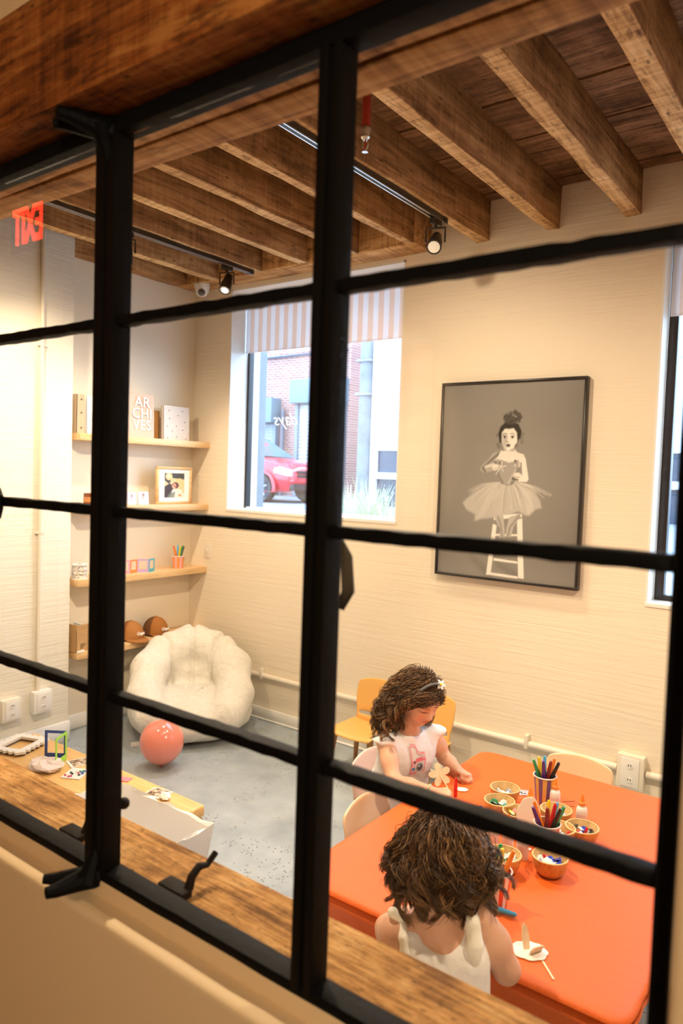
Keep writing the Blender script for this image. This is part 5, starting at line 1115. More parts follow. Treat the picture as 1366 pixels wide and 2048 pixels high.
def locks(name, parent, roots, p1, p2, ends, rng, turns, amp, r0, kids=22, n=34, start=0.35, mixw=(0.42, 0.40, 0.18), spread=0.009, stray=0.06, pool=None, mats=HAIR):
    """guide curls, each with child hairs that leave their own roots and join the lock"""
    S = len(roots); P = bez((roots, p1, p2, ends), n); T = np.gradient(P, axis=1); T /= np.linalg.norm(T, axis=2, keepdims=True)+1e-9
    A = np.cross(T, np.array([0.3, 0.9, 0.2])); A /= np.linalg.norm(A, axis=2, keepdims=True)+1e-9; B = np.cross(T, A)
    t = np.linspace(0, 1, n)[None, :]; sg = np.sign(rng.uniform(-1, 1, (S, 1))); ph = rng.uniform(0, 6.28, (S, 1)) + sg*2*np.pi*turns*rng.uniform(0.75, 1.25, (S, 1))*t
    am = amp*rng.uniform(0.6, 1.3, (S, 1))*np.clip((t-start)/(1-start), 0, 1)**0.8
    G = P + A*(am*np.cos(ph))[..., None] + B*(am*np.sin(ph))[..., None]
    rep = np.repeat(np.arange(S), kids); K = len(rep); own = np.zeros((K, 3))
    own = rng.normal(0, 0.010, (K, 3))
    tt = np.linspace(0, 1, n)[None, :, None]; off = rng.normal(0, 1, (K, 3)); off /= np.linalg.norm(off, axis=1, keepdims=True); off *= spread*rng.uniform(0.1, 1.0, (K, 1))**0.6
    fz = np.where(rng.uniform(0, 1, (K, 1)) < stray, 2.6, 1.0)
    C = G[rep] + own[:, None, :]*(1-tt)*(tt < 2) + off[:, None, :]*fz[:, None, :]*np.clip(tt*3, 0, 1)*(1-0.25*tt)
    w = rng.uniform(0, 6.28, (K, 1)); C = C + (A[rep]*np.cos(w + 26*t)[..., None] + B[rep]*np.sin(w + 26*t)[..., None])*0.0011*fz[:, None, :]
    R = r0*rng.uniform(0.6, 1.25, (K, 1))*(1 - 0.6*t**3)*np.clip(t*12+0.5, 0, 1)
    V, Q, per = tubes(C, R, 3); lockc = rng.choice(3, S, p=mixw); c = np.where(rng.uniform(0, 1, K) < 0.55, lockc[rep], rng.choice(3, K, p=mixw))
    return np_mesh(name, V, Q, mats, parent, True, np.repeat(c, per))
def skin_paint(o, V, base, P, r, f, u, C, s, lips=(0.52, 0.14, 0.11), head_r=0.16):
    col = np.tile(np.array(base, float), (len(V), 1)); L_ = (V - C)/s; a, b, c = L_@r, L_@f, L_@u; near = (np.linalg.norm(L_, axis=1) < head_r) & (b > 0.03)
    def put(m, cc): col[:] = col*(1-m[:, None]) + np.array(cc)*m[:, None]
    g_ = lambda x, y, sx, sy: np.exp(-(((a-x)/sx)**2 + ((c-y)/sy)**2))*near
    for q in (-1, 1):
        put(0.45*g_(q*0.036, -0.034, 0.018, 0.014), (0.72, 0.26, 0.20)); put(0.75*g_(q*0.030, 0.0225, 0.016, 0.0035), (0.12, 0.055, 0.03))
        put(0.95*np.clip(g_(q*0.030, -0.0045 - 0.0, 0.0145, 0.0036)*1.4, 0, 1), (0.07, 0.03, 0.02)); put(0.3*g_(q*0.029, 0.008, 0.014, 0.006), (0.50, 0.20, 0.13))
        put(0.6*g_(q*0.0075, -0.0395, 0.0035, 0.003), (0.25, 0.06, 0.04))
    put(0.8*np.clip(g_(0, -0.0565, 0.015, 0.0072)*1.3, 0, 1), lips); put(0.6*g_(0, -0.0572, 0.014, 0.0016), (0.22, 0.04, 0.03)); put(0.25*g_(0, -0.028, 0.012, 0.01), (0.70, 0.28, 0.20))
    hn = np.array([noise.noise(Vector(p)*24) for p in V[::1]]); col *= (1 + 0.05*hn[:, None]); set_vcol(o, np.clip(col, 0, 1))
SKIN = vcol('light skin', 0.5, sss=0.12, spec=0.35)
def legs(sd, hipL, hipR, knL, knR, ftL, ftR, toe):
    for h_, k_, f_ in ((hipL, knL, ftL), (hipR, knR, ftR)):
        sd.chain([h_, k_, f_], [0.058, 0.040, 0.026], 0.02); sd.cone(f_, np.array(f_)+np.array(toe)*0.11 + np.array((0, 0, -0.012)), 0.030, 0.022, 0.02)
A3 = lambda *p: np.array(p, float)

# ---- girl 1: at the left side of the table, facing it, head bent over her work
O1 = A3(-1.56, 2.56, 0)
g1 = empty('person', tuple(O1), 0, 'girl with long curly brown hair and daisy headband in white top, drawing at the table', 'person')
C1 = A3(-1.432, 2.505, 0.873); F1 = frame_of((0.86, -0.30, -0.46), (0, 0, 1)); S1_ = 0.98
bd_ = SD((-1.80, 2.18, -0.01), (-1.10, 2.86, 1.02), 0.0032)
tor = SD((-1.80, 2.18, -0.01), (-1.10, 2.86, 1.02), 0.0032)
sR, sL = A3(-1.528, 2.418, 0.690), A3(-1.435, 2.632, 0.690); pel = A3(-1.585, 2.58, 0.36); cst = A3(-1.505, 2.535, 0.61); nk = A3(-1.492, 2.525, 0.725)
side_ = (sL-sR)/np.linalg.norm(sL-sR)
for t_ in (bd_, tor):
    for q in (-1, 1):
        t_.chain([pel + side_*0.045*q, (pel+cst)/2 + side_*0.036*q, cst + side_*0.042*q], [0.082, 0.072, 0.068], 0.05)
        t_.cone(cst + side_*0.04*q + A3(0, 0, 0.0), (sL if q > 0 else sR) - side_*0.012*q, 0.060, 0.036, 0.05)
    t_.cone(cst + A3(0.012, -0.006, 0.06), nk + A3(0.004, 0, -0.02), 0.050, 0.044, 0.05)
    t_.cone(pel + A3(0.02, 0, -0.02), pel + A3(0.05, -0.01, 0.0), 0.085, 0.08, 0.04)
bd_.cone(nk, C1 + A3(-0.020, 0.006, -0.055), 0.038, 0.036, 0.03)
P1 = head(bd_, C1, F1, S1_)
eR, wR = A3(-1.432, 2.335, 0.588), A3(-1.272, 2.372, 0.578); eL, wL = A3(-1.398, 2.668, 0.592), A3(-1.300, 2.610, 0.580)
bd_.chain([sR, (sR+eR)/2, eR], [0.037, 0.033, 0.027], 0.02).chain([eR, eR*0.6+wR*0.4, wR], [0.028, 0.027, 0.0185], 0.015)
bd_.chain([sL, (sL+eL)/2, eL], [0.037, 0.033, 0.027], 0.02).chain([eL, eL*0.6+wL*0.4, wL], [0.028, 0.027, 0.0185], 0.015)
hand_sd(bd_, wR, (0.80, 0.55, 0.06), (0.1, 0.35, -0.9), -1, (0.95, 1.0, 1.05, 1.1), 0.95, 0.9)
hand_sd(bd_, wL, (0.88, -0.42, 0.02), (0.1, -0.3, -0.9), 1, (0.75, 0.85, 0.95, 1.05), 0.95, 0.9)
legs(bd_, pel+A3(0.02, 0.05, -0.02), pel+A3(0.02, -0.05, -0.02), A3(-1.36, 2.65, 0.335), A3(-1.36, 2.47, 0.335), A3(-1.38, 2.65, 0.05), A3(-1.36, 2.45, 0.05), (1, 0, 0))
V, Q = bd_.mesh(); V = relax(V, Q, 1, 0.4); o = np_mesh('body', V-O1, Q, SKIN, g1); skin_paint(o, V, (0.70, 0.42, 0.29), P1, *F1, C1, S1_)
sh = tor.copy(); sh.f = sh.f - 0.0075                                  # top: torso pushed out, cut at neckline
for s_, q in ((sR, -1), (sL, 1)): sh.ell(s_ + side_*0.012*q + A3(0, 0, 0.016), (0.046, 0.046, 0.019), 0.008); sh.ell(s_ + side_*0.050*q + A3(0, 0, -0.030), (0.038, 0.038, 0.042), 0.008, op='sub')
sh.ell(nk + A3(0.016, -0.006, 0.035), (0.056, 0.060, 0.058), 0.006, op='sub')
for s_, q in ((sR, -1), (sL, 1)): sh.cone(s_ + side_*0.05*q + A3(0, 0, -0.05), s_ + side_*0.03*q + A3(0.0, 0, -0.12), 0.022, 0.02, 0.01, op='sub')
sh.plane((0, 0, -1), -0.335, 0.01)
V, Q = sh.mesh(); V = relax(V, Q, 2); N = vnormals(V, Q)
V = V + N*np.array([0.0035*noise.noise(Vector((p[0]*16, p[1]*16, p[2]*7))) + 0.002*noise.noise(Vector(p)*45) for p in V])[:, None]
WHITE = plain('white cotton', (0.84, 0.83, 0.85), 0.8, nb=0.25, nscale=90)
np_mesh('top', V-O1, Q, WHITE, g1)
so = tor.copy(); so.f = so.f - 0.004
for y_ in (2.65, 2.47): so.cone(A3(-1.56, y_*0.5+1.28, 0.345), A3(-1.40, y_, 0.34), 0.066, 0.055, 0.02)
so.plane((0, 0, 1), 0.40); V, Q = so.mesh(); np_mesh('shorts', relax(V, Q, 2)-O1, Q, plain('pink cotton', (0.72, 0.36, 0.42), 0.8), g1)
# printed camera on the chest
def sample(sd, p):
    g_ = (p - sd.lo)/sd.h; i = np.clip(np.floor(g_).astype(int), 0, sd.n-2); w = g_ - i; f = 0
    for dx in (0, 1):
        for dy in (0, 1):
            for dz in (0, 1): f = f + sd.f[i[:, 0]+dx, i[:, 1]+dy, i[:, 2]+dz]*np.where(dx, w[:, 0], 1-w[:, 0])*np.where(dy, w[:, 1], 1-w[:, 1])*np.where(dz, w[:, 2], 1-w[:, 2])
    return f
K_ = Print(70, 110, (0.84, 0.83, 0.85)); base_c = K_.c.copy(); PK = (0.78, 0.16, 0.22)
K_.poly([(.10, .02), (.95, .08), (.97, .50), (.80, .50), (.74, .56), (.40, .54), (.34, .47), (.10, .46)], PK); K_.poly([(.16, .07), (.90, .12), (.92, .45), (.16, .41)], (0.80, 0.52, 0.55))
rn = random.Random(5)
for i in range(40): K_.ell(rn.uniform(.15, .9), rn.uniform(.08, .45), .025, .016, rn.choice(((0.84, 0.83, 0.85), PK, (0.85, 0.65, 0.66))), 0.9)
K_.ell(.62, .24, .29, .19, (0.85, 0.84, 0.86)).ell(.62, .24, .22, .145, (0.35, 0.37, 0.42)).ell(.62, .24, .15, .10, (0.10, 0.12, 0.17)).ell(.57, .28, .05, .03, (0.7, 0.72, 0.78)); K_.ell(.26, .20, .085, .055, (0.05, 0.30, 0.70)); K_.ell(.30, .41, .07, .035, (0.10, 0.06, 0.08))
for o_, w_ in ((0, .014), (.055, .012)): K_.line([(.10+o_, .46), (.06+o_, .70), (.02+o_, .86), (.14+o_*.5, .97-o_), (.34, .93-o_), (.45, .76-o_), (.60, .70-o_), (.88-o_, .68-o_*.5), (.93-o_, .50)], w_, PK)
ny_, nx_ = K_.u.shape; fd = A3(0.90, -0.42, 0.10); fd /= np.linalg.norm(fd); rd = np.cross(fd, (0, 0, 1)); rd /= np.linalg.norm(rd); ud = np.cross(rd, fd)
ctr = cst + fd*0.16 + ud*0.008 + rd*-0.002
pp = ctr + (K_.u.ravel()-0.5)[:, None]*(-rd)*0.080 + (K_.v.ravel()-0.5)[:, None]*ud*0.130
for _ in range(60): pp = pp - fd*np.clip(sample(sh, pp), -0.01, 0.01)[:, None]
pp = pp + fd*0.0030
idx = np.arange(nx_*ny_).reshape(ny_, nx_); Qp = np.stack([idx[:-1, :-1].ravel(), idx[:-1, 1:].ravel(), idx[1:, 1:].ravel(), idx[1:, :-1].ravel()], 1)
use = (np.abs(K_.c-base_c).sum(2).ravel() > 0.04)[Qp].any(1); o = np_mesh('printed_camera', pp-O1, Qp[use], vcol('shirt print', 0.8), g1, True); set_vcol(o, K_.c.reshape(-1, 3))
# hair
r1, f1, u1 = F1; rg = np.random.default_rng(3)
def scalp(n, C, F, s, cond, rg, grow=1.0):
    out = []; r, f, u = F
    while len(out) < n:
        d = rg.normal(size=3); d /= np.linalg.norm(d); p = d*np.array((0.071, 0.087, 0.083)); p[1] -= 0.010; p[2] += 0.018
        if cond(p): out.append(np.concatenate([p, d]))
    out = np.array(out); loc = out[:, :3]; nd = out[:, 3:]; B = np.stack([r, f, u])
    return C + (loc@B)*s*grow, nd@B, loc
hc = SD(C1-0.17, C1+0.17, 0.004); R1m = np.stack(F1, 1)
hc.ell(P1(0, -0.012, 0.021), A3(0.074, 0.090, 0.086)*S1_, 0.01, R1m).ell(P1(0, -0.045, -0.03), A3(0.075, 0.062, 0.085)*S1_, 0.03, R1m); hc.ell(P1(0, 0.085, -0.045), A3(0.074, 0.062, 0.088)*S1_, 0.02, R1m, op='sub')
V, Q = hc.mesh(); np_mesh('hair_cap', relax(V, Q, 2)-O1, Q, HAIR_CAP, g1)
hair_line = lambda p: (p[2] > 0.056 - 0.0*p[1] if p[1] > 0.02 else True) and not (p[1] > -0.01 and p[2] < 0.03) and p[2] > -0.055
n_ = 190; rt_, nd_, lc_ = scalp(n_, C1, F1, S1_, hair_line, rg, 1.02)
sgn = np.where(lc_[:, 0] + rg.normal(0, 0.012, n_) > 0, 1.0, -1.0)                 # parted to both sides
back_w = A3(-0.93, 0.32, 0)[None, :]; sid = (r1*A3(1, 1, 0))[None, :]*sgn[:, None]; sid /= np.linalg.norm(sid, axis=1, keepdims=True)
fr_ = np.clip((lc_[:, 1]+0.09)/0.16, 0, 1)[:, None]                                 # 0 back of the head, 1 front
outw = sid*(0.45+0.75*fr_) + back_w*(0.95-1.15*fr_); outw /= np.linalg.norm(outw, axis=1, keepdims=True)
ax_ = A3(-1.470, 2.512, 0)
rad = rg.uniform(0.055, 0.145, n_)[:, None]; ez = rg.uniform(0.70, 0.80, n_)
near_side = sgn[:, None] > 0
e_ = ax_ + outw*rad*np.where(near_side, 1.05, 0.72) + rg.normal(0, 0.010, (n_, 3)); e_[:, 2] = ez + np.where(sgn > 0, 0, 0.02)
m_ = ax_ + outw*(rad*0.6+0.050); m_[:, 2] = 0.865 + rg.uniform(-0.02, 0.03, n_)
q1 = rt_ + nd_*0.022 + sid*0.022 + back_w*0.022*(1-0.4*fr_) + A3(0, 0, 0.004)
locks('hair', g1, rt_-O1, q1-O1, m_-O1, e_-O1, rg, 4.4, 0.0180, 0.00112, 18, 46, 0.25, (0.30, 0.44, 0.26), 0.0085, 0.10)
# fringe swept sideways below the headband
n2 = 40; rt2_, nd2_, lc2 = scalp(n2, C1, F1, S1_, lambda p: p[1] > 0.035 and 0.036 < p[2] < 0.075, rg, 1.02)
sg2 = np.where(lc2[:, 0] > -0.03, 1.0, -1.0)[:, None]; e2 = C1 + (r1*sg2*0.078 + f1*0.018 + u1*(-0.020)) + rg.normal(0, 0.008, (n2, 3)); mm = C1 + r1*sg2*0.055 + f1*0.060 + u1*0.030 + rg.normal(0, 0.004, (n2, 3))
locks('fringe', g1, rt2_-O1, rt2_ + f1*0.016 + r1*sg2*0.01 - O1, mm-O1, e2-O1, rg, 2.0, 0.004, 0.0011, 16, 22, 0.5, (0.4, 0.45, 0.15), 0.006, 0.05)
hb_ = [tuple(C1 + (r1*0.0775*math.cos(a) + (u1*0.99+f1*0.14)*0.0885*math.sin(a) + f1*0.034 + u1*0.016 - f1*0.01*math.sin(a))*S1_ - O1) for a in np.linspace(-0.15, PI+0.15, 30)]
MB().tube(hb_, 0.0055, 8).build('headband', plain('grey velvet band', (0.10, 0.10, 0.11), 0.7), g1, smooth=True)
fa = math.radians(112); fc = A3(*hb_[int(30*0.645)]); fn = A3(*(fc + O1 - C1)); fn /= np.linalg.norm(fn); fn = fn*0.7 + A3(0.5, -0.75, 0.2); fn /= np.linalg.norm(fn); ft_, _, fu_ = frame_of(fn)
da = empty('daisy', tuple(fc + fn*0.008)); da.parent = g1
for k in range(6):
    a = k*PI/3 + 0.3; d_ = ft_*math.cos(a) + fu_*math.sin(a); Rk = Matrix(np.stack([d_, np.cross(fn, d_), fn], 1).tolist()).to_4x4()
    MB().ball((0.012, 0, 0), (0.0095, 0.0062, 0.002), 10).move(Rk).build('petal', WHITE, da, smooth=True)
MB().ball(tuple(fn*0.002), 0.0055, 10).build('daisy_centre', plain('daisy yellow', (0.85, 0.62, 0.02), 0.6), da, smooth=True)
br_ = [tuple(wR + A3(-0.022, -0.006, 0.001) + A3(0.1, -0.45, 0)*0.046*math.cos(a)*1.0 + A3(0, 0, 1)*0.0235*math.sin(a) - O1) for a in np.linspace(0, 2*PI, 19)[:-1]]
bz = empty('bracelet', tuple(wR - O1)); bz.parent = g1
for k, p in enumerate(br_): MB().ball((0, 0, 0), 0.0042, 8).build('bead', plain('bracelet bead', ((0.75, 0.70, 0.25), (0.75, 0.80, 0.80), (0.35, 0.55, 0.45))[k % 3], 0.25), bz, smooth=True, loc=tuple(A3(*p) - (wR - O1)))
# things in her hands
pen('red', tuple(wR + A3(0.055, 0.055, -0.020)), tuple(wR + A3(0.056, 0.050, 0.08)), 'red felt pen held upright in the drawing girl’s right fist'.replace('’', ''), 'pens held at the table').scale = (0.8, 0.8, 0.46)
wf = empty('wooden_daisy', (-1.300, 2.455, 0.612), 0, 'pale wooden flower cutout on a stick at the drawing girl\'s wrist', 'cutout')
fr3 = frame_of((0.55, -0.75, 0.35)); Rf = Matrix(np.stack([fr3[0], fr3[2], fr3[1]], 1).tolist()).to_4x4()
o_ = [((0.014 + 0.030*abs(math.cos(2.5*a))**0.8)*math.cos(a), (0.014 + 0.030*abs(math.cos(2.5*a))**0.8)*math.sin(a)) for a in np.linspace(0, 2*PI, 90)[:-1]]
MB().prism(o_, -0.0015, 0.0015).move(Rf).build('flower_plate', PALE, wf); MB().tube([(0, 0, 0), tuple(A3(*(wR + A3(0.035, 0.035, 0.012))) - A3(-1.300, 2.455, 0.612))], 0.0018, 6).build('stick', PALE, wf)
o_ = [(0.022*(1+0.12*abs(math.cos(3*a)))*math.cos(a), 0.016*(1+0.12*abs(math.cos(3*a)))*math.sin(a)) for a in np.linspace(0, 2*PI, 50)[:-1]]
tag(MB().prism(o_, 0, 0.003).build('wooden_cloud', plain('white painted wood', (0.87, 0.82, 0.74), 0.6), None, bevel=0.0008, seg=1, loc=(-1.235, 2.515, T0+0.001), rot=(0, 0, 0.5)), 'small white wooden cloud under the drawing girl\'s hands', 'cutout')

# ---- girl 2: back to us at the near edge of the table, turned along our line of sight
O2 = A3(-0.735, 1.45, 0); R_ = A3(0.669, 0.743, 0); D_ = A3(-0.743, 0.669, 0); MID = A3(-0.7825, 1.49, 0)
L2 = lambda a, b, c: MID + R_*a + D_*b + A3(0, 0, c)
g2 = empty('person', tuple(O2), 0, 'girl seen from behind with curly brown bob and white tied dress', 'person')
C2 = A3(-0.805, 1.560, 0.832); F2 = frame_of((-0.66, 0.62, -0.42)); S2_ = 0.98
lo2, hi2 = (-1.10, 1.20, -0.01), (-0.48, 1.98, 1.02)
b2 = SD(lo2, hi2, 0.0032); t2_ = SD(lo2, hi2, 0.0032)
sL2, sR2 = L2(-0.098, 0.0, 0.688), L2(0.100, 0.0, 0.708); pel2 = L2(0, -0.055, 0.36); cs2 = L2(0, -0.005, 0.605); nk2 = L2(0, 0.010, 0.725)
for t_ in (b2, t2_):
    for q in (-1, 1):
        t_.chain([pel2 + R_*0.045*q, (pel2+cs2)/2 + R_*0.038*q, cs2 + R_*0.046*q], [0.082, 0.074, 0.068], 0.05); t_.cone(cs2 + R_*0.04*q, (sR2 if q > 0 else sL2) - R_*0.012*q, 0.062, 0.038, 0.05)
b2.cone(cs2 + A3(0, 0, 0.08), nk2, 0.048, 0.043, 0.04).cone(nk2, C2 + A3(0.01, -0.01, -0.055), 0.040, 0.038, 0.03); P2 = head(b2, C2, F2, S2_)
eR2, wR2 = A3(-0.652, 1.605, 0.588), A3(-0.775, 1.745, 0.578); eL2, wL2 = A3(-0.955, 1.555, 0.590), A3(-0.935, 1.715, 0.578)
b2.chain([sR2, (sR2+eR2)/2 + R_*0.006, eR2], [0.041, 0.038, 0.031], 0.02).chain([eR2, eR2*0.6+wR2*0.4, wR2], [0.031, 0.028, 0.0185], 0.015)
b2.chain([sL2, (sL2+eL2)/2, eL2], [0.041, 0.036, 0.030], 0.02).chain([eL2, eL2*0.6+wL2*0.4, wL2], [0.030, 0.028, 0.0185], 0.015)
hand_sd(b2, wR2, (-0.62, 0.78, 0.02), (-0.2, 0.2, -0.95), -1, (0.45, 0.5, 0.55, 0.6), 0.95); hand_sd(b2, wL2, (0.10, 0.99, 0.02), (0.2, 0.1, -0.97), 1, (0.35, 0.4, 0.45, 0.5), 0.95)
legs(b2, pel2-R_*0.05+A3(0, 0, -0.02), pel2+R_*0.05+A3(0, 0, -0.02), L2(-0.09, 0.19, 0.335), L2(0.09, 0.19, 0.335), L2(-0.09, 0.17, 0.05), L2(0.09, 0.18, 0.05), tuple(D_))
V, Q = b2.mesh(); V = relax(V, Q, 1, 0.4); o = np_mesh('body', V-O2, Q, SKIN, g2); skin_paint(o, V, (0.66, 0.37, 0.25), P2, *F2, C2, S2_)
dr = t2_.copy(); dr.f = dr.f - 0.0085
for q in (-1, 1): dr.cone(pel2 + R_*0.06*q + A3(0, 0, 0.06), pel2 + R_*0.075*q + D_*0.10 + A3(0, 0, -0.01), 0.085, 0.085, 0.05); dr.cone(pel2 + R_*0.06*q - D_*0.01 + A3(0, 0, 0.03), pel2 + R_*0.075*q - D_*0.02 + A3(0, 0, -0.03), 0.09, 0.095, 0.04)
Rg = np.stack([R_, D_, A3(0, 0, 1)], 1)
dr.ell(L2(-0.005, -0.085, 0.815), (0.118, 0.13, 0.140), 0.008, Rg, op='sub')                                  # scooped back
for s_, q in ((sL2, -1), (sR2, 1)): dr.ell(s_ + R_*0.048*q + A3(0, 0, 0.0), (0.056, 0.09, 0.082), 0.008, Rg, op='sub')
dr.plane((0, 0, 1), 0.715, 0.01); dr.plane((0, 0, -1), -0.30, 0.0)
V, Q = dr.mesh(); V = relax(V, Q, 2); N = vnormals(V, Q); V = V + N*np.array([0.005*noise.noise(Vector((p[0]*14, p[1]*14, p[2]*5))) + 0.0015*noise.noise(Vector(p)*50) for p in V])[:, None]
np_mesh('dress', V-O2, Q, plain('white linen', (0.84, 0.82, 0.82), 0.85, nb=0.3, nscale=120), g2)
def strap(pts, rs, nm='strap'):
    sdp = SD(np.min(pts, 0)-0.05, np.max(pts, 0)+0.05, 0.003); sdp.chain(pts, rs, 0.008); V, Q = sdp.mesh(); V = relax(V, Q, 2); N = vnormals(V, Q)
    V = V + N*np.array([0.003*noise.noise(Vector(p)*38) for p in V])[:, None]; np_mesh(nm, V-O2, Q, plain('ivory linen', (0.84, 0.80, 0.72), 0.85, nb=0.3, nscale=120), g2)
strap([L2(0.074, -0.062, 0.640), L2(0.070, -0.062, 0.685), L2(0.068, -0.048, 0.732), L2(0.070, -0.015, 0.755), L2(0.070, 0.035, 0.735), L2(0.066, 0.062, 0.67)], [0.016, 0.019, 0.018, 0.015, 0.013, 0.012])
strap([L2(0.062, -0.022, 0.768), L2(0.086, -0.018, 0.782), L2(0.104, -0.012, 0.776)], [0.013, 0.018, 0.011], 'strap_knot')
strap([L2(-0.092, -0.058, 0.660), L2(-0.092, -0.042, 0.705), L2(-0.090, 0.0, 0.728), L2(-0.088, 0.045, 0.70)], [0.011, 0.011, 0.012, 0.011])
strap([L2(-0.092, -0.010, 0.732), L2(-0.106, 0.0, 0.742)], [0.011, 0.013], 'strap_knot')
r2, f2, u2 = F2; hc = SD(C2-0.18, C2+0.18, 0.004); R2m = np.stack(F2, 1)
hc.ell(P2(0, -0.014, 0.021), A3(0.077, 0.094, 0.089)*S2_, 0.01, R2m).ell(P2(0, -0.060, -0.040), A3(0.092, 0.055, 0.085)*S2_, 0.03, R2m); hc.ell(P2(0, 0.09, -0.045), A3(0.072, 0.062, 0.088)*S2_, 0.02, R2m, op='sub')
V, Q = hc.mesh(); np_mesh('hair_cap', relax(V, Q, 2)-O2, Q, HAIR_CAP, g2)
rg = np.random.default_rng(9); n_ = 230; rt_, nd_, lc_ = scalp(n_, C2, F2, S2_, lambda p: not (p[1] > 0.0 and p[2] < 0.03) and p[2] > -0.05 and not (p[1] > 0.05 and p[2] < 0.06), rg, 1.03)
ax2 = A3(-0.800, 1.545, 0); hor = rt_ - (ax2 + D_*0.01); th = np.arctan2(hor@R_, -(hor@D_)) + rg.normal(0, 0.10, n_)         # 0 = towards us
th = np.clip(th, -2.1, 2.1)*np.where(np.abs(th) > 2.1, 0.8, 1); dirh = np.sin(th)[:, None]*R_ - np.cos(th)[:, None]*D_
rad = rg.uniform(0.66, 1.10, n_)[:, None]*np.where(np.abs(np.sin(th))[:, None] > 0.6, 0.120, 0.096); ez = rg.uniform(0.735, 0.805, n_) - 0.010*np.cos(th)
e_ = ax2 + dirh*rad + rg.normal(0, 0.008, (n_, 3)); e_[:, 2] = ez; m_ = ax2 + dirh*(rad*0.70 + 0.042); m_[:, 2] = 0.845 + rg.uniform(-0.025, 0.03, n_)
q1 = rt_ + nd_*0.014 + dirh*0.022 - u2*0.004
locks('hair', g2, rt_-O2, q1-O2, m_-O2, e_-O2, rg, 2.3, 0.023, 0.0012, 26, 42, 0.30, (0.38, 0.42, 0.20), 0.0090, 0.08)

# ------------------------------------------------------------------ street outside
GZ = 1.07
structure(MB().box(-40, 25, 4.12, 7.2, GZ-0.3, GZ+0.02).build('ground_sidewalk', plain('sidewalk concrete', (0.42, 0.42, 0.43), 0.8, var=0.1, nscale=4)))
structure(MB().box(-40, 25, 7.2, 40, GZ-0.3, GZ-0.02).build('ground_road', plain('asphalt', (0.23, 0.235, 0.25), 0.85, var=0.15, nscale=3)))
def brick_mat():
    m, nt, b = new_mat('red brick'); br = nt.nodes.new('ShaderNodeTexBrick'); br.inputs['Scale'].default_value = 1.0
    br.inputs['Brick Width'].default_value = 0.22; br.inputs['Row Height'].default_value = 0.075; br.inputs['Mortar Size'].default_value = 0.008
    br.inputs['Color1'].default_value = (0.28, 0.12, 0.10, 1); br.inputs['Color2'].default_value = (0.36, 0.17, 0.14, 1); br.inputs['Mortar'].default_value = (0.5, 0.46, 0.44, 1)
    L(nt, coords(nt, rot=(PI/2, 0, 0)), br.inputs['Vector']); L(nt, br.outputs['Color'], b.inputs['Base Color']); b.inputs['Roughness'].default_value = 0.85; return m
YB = 17.0
bd = empty('brick_building', (-15.5, YB, GZ), 0, 'red brick building with roller shutters across the street', 'building')
MB().box(-9.0, 3.1, 0, 4.0, -0.2, 7.0).build('wall', brick_mat(), bd)
def shutter(x0, x1, h, c, hood):
    n = int(h/0.11); mb = MB()
    for i in range(n):
        z = i*h/n; dz = h/n; mb.add([(x0, -0.10, z), (x1, -0.10, z), (x1, -0.14, z+dz*0.5), (x0, -0.14, z+dz*0.5), (x1, -0.10, z+dz*0.98), (x0, -0.10, z+dz*0.98)], [(0, 1, 2, 3), (3, 2, 4, 5)])
    o = mb.build('roller_shutter', plain('shutter steel', c, 0.45), bd); o['kind'] = 'stuff'
    MB().box(x0-0.12, x0, -0.2, 0.02, 0, h+0.1).box(x1, x1+0.12, -0.2, 0.02, 0, h+0.1).build('shutter_guide', plain('shutter guide', (0.20, 0.24, 0.28), 0.5), bd)
    MB().box(x0-0.15, x1+0.15, -0.45, 0.02, h, h+hood).build('shutter_hood', plain('hood steel', (0.16, 0.24, 0.29), 0.5), bd, bevel=0.02)
shutter(-2.6, 0.35, 2.2, (0.36, 0.44, 0.47), 0.75); shutter(1.35, 2.9, 2.75, (0.60, 0.62, 0.64), 0.7)
MB().tube([(-6, -0.06, 4.15), (3, -0.06, 4.25)], 0.035, 8).build('cable_pipe', plain('cable', (0.10, 0.11, 0.14), 0.6), bd)
MB().tube([(0.72, -0.15, 0.0), (0.72, -0.15, 2.6)], 0.06, 8).build('downpipe', plain('downpipe', (0.12, 0.14, 0.17), 0.5), bd)
MB().ball((-0.22, -0.62, 2.42), (0.2, 0.2, 0.27), 14).build('globe_lamp', plain('white globe', (0.92, 0.90, 0.90), 0.4), bd, smooth=True); MB().tube([(-0.22, -0.4, 2.9), (-0.22, -0.62, 2.85), (-0.22, -0.62, 2.65)], 0.03, 8).build('lamp_arm', M['black_plastic'], bd)
wb = empty('white_building', (-8.3, 14.2, GZ), 0, 'bright white building with dark ground floor glazing behind the pole', 'building')
wmat = plain('white render', (0.85, 0.86, 0.88), 0.7); MB().box(-1.35, 8, 0.05, 6, 1.28, 8).build('wall', wmat, wb); MB().box(-1.35, 8, 0.10, 6, -0.2, 1.30).build('plinth', plain('dark glazing', (0.035, 0.055, 0.085), 0.15), wb)
for i in range(7): MB().box(-1.35+i*1.25, -1.25+i*1.25, 0.0, 0.12, -0.1, 1.30).build('glazing_post', wmat, wb)
MB().box(-1.35, 8, -0.02, 0.12, 0.62, 0.76).build('rail', wmat, wb); MB().box(-1.35, 8, -0.02, 0.10, 3.0, 3.06).build('ledge', plain('grey ledge', (0.4, 0.42, 0.45), 0.6), wb)
po = empty('utility_pole', (-6.33, 9.12, GZ-0.02), 0, 'weathered wooden utility pole on the far side of the window', 'pole')
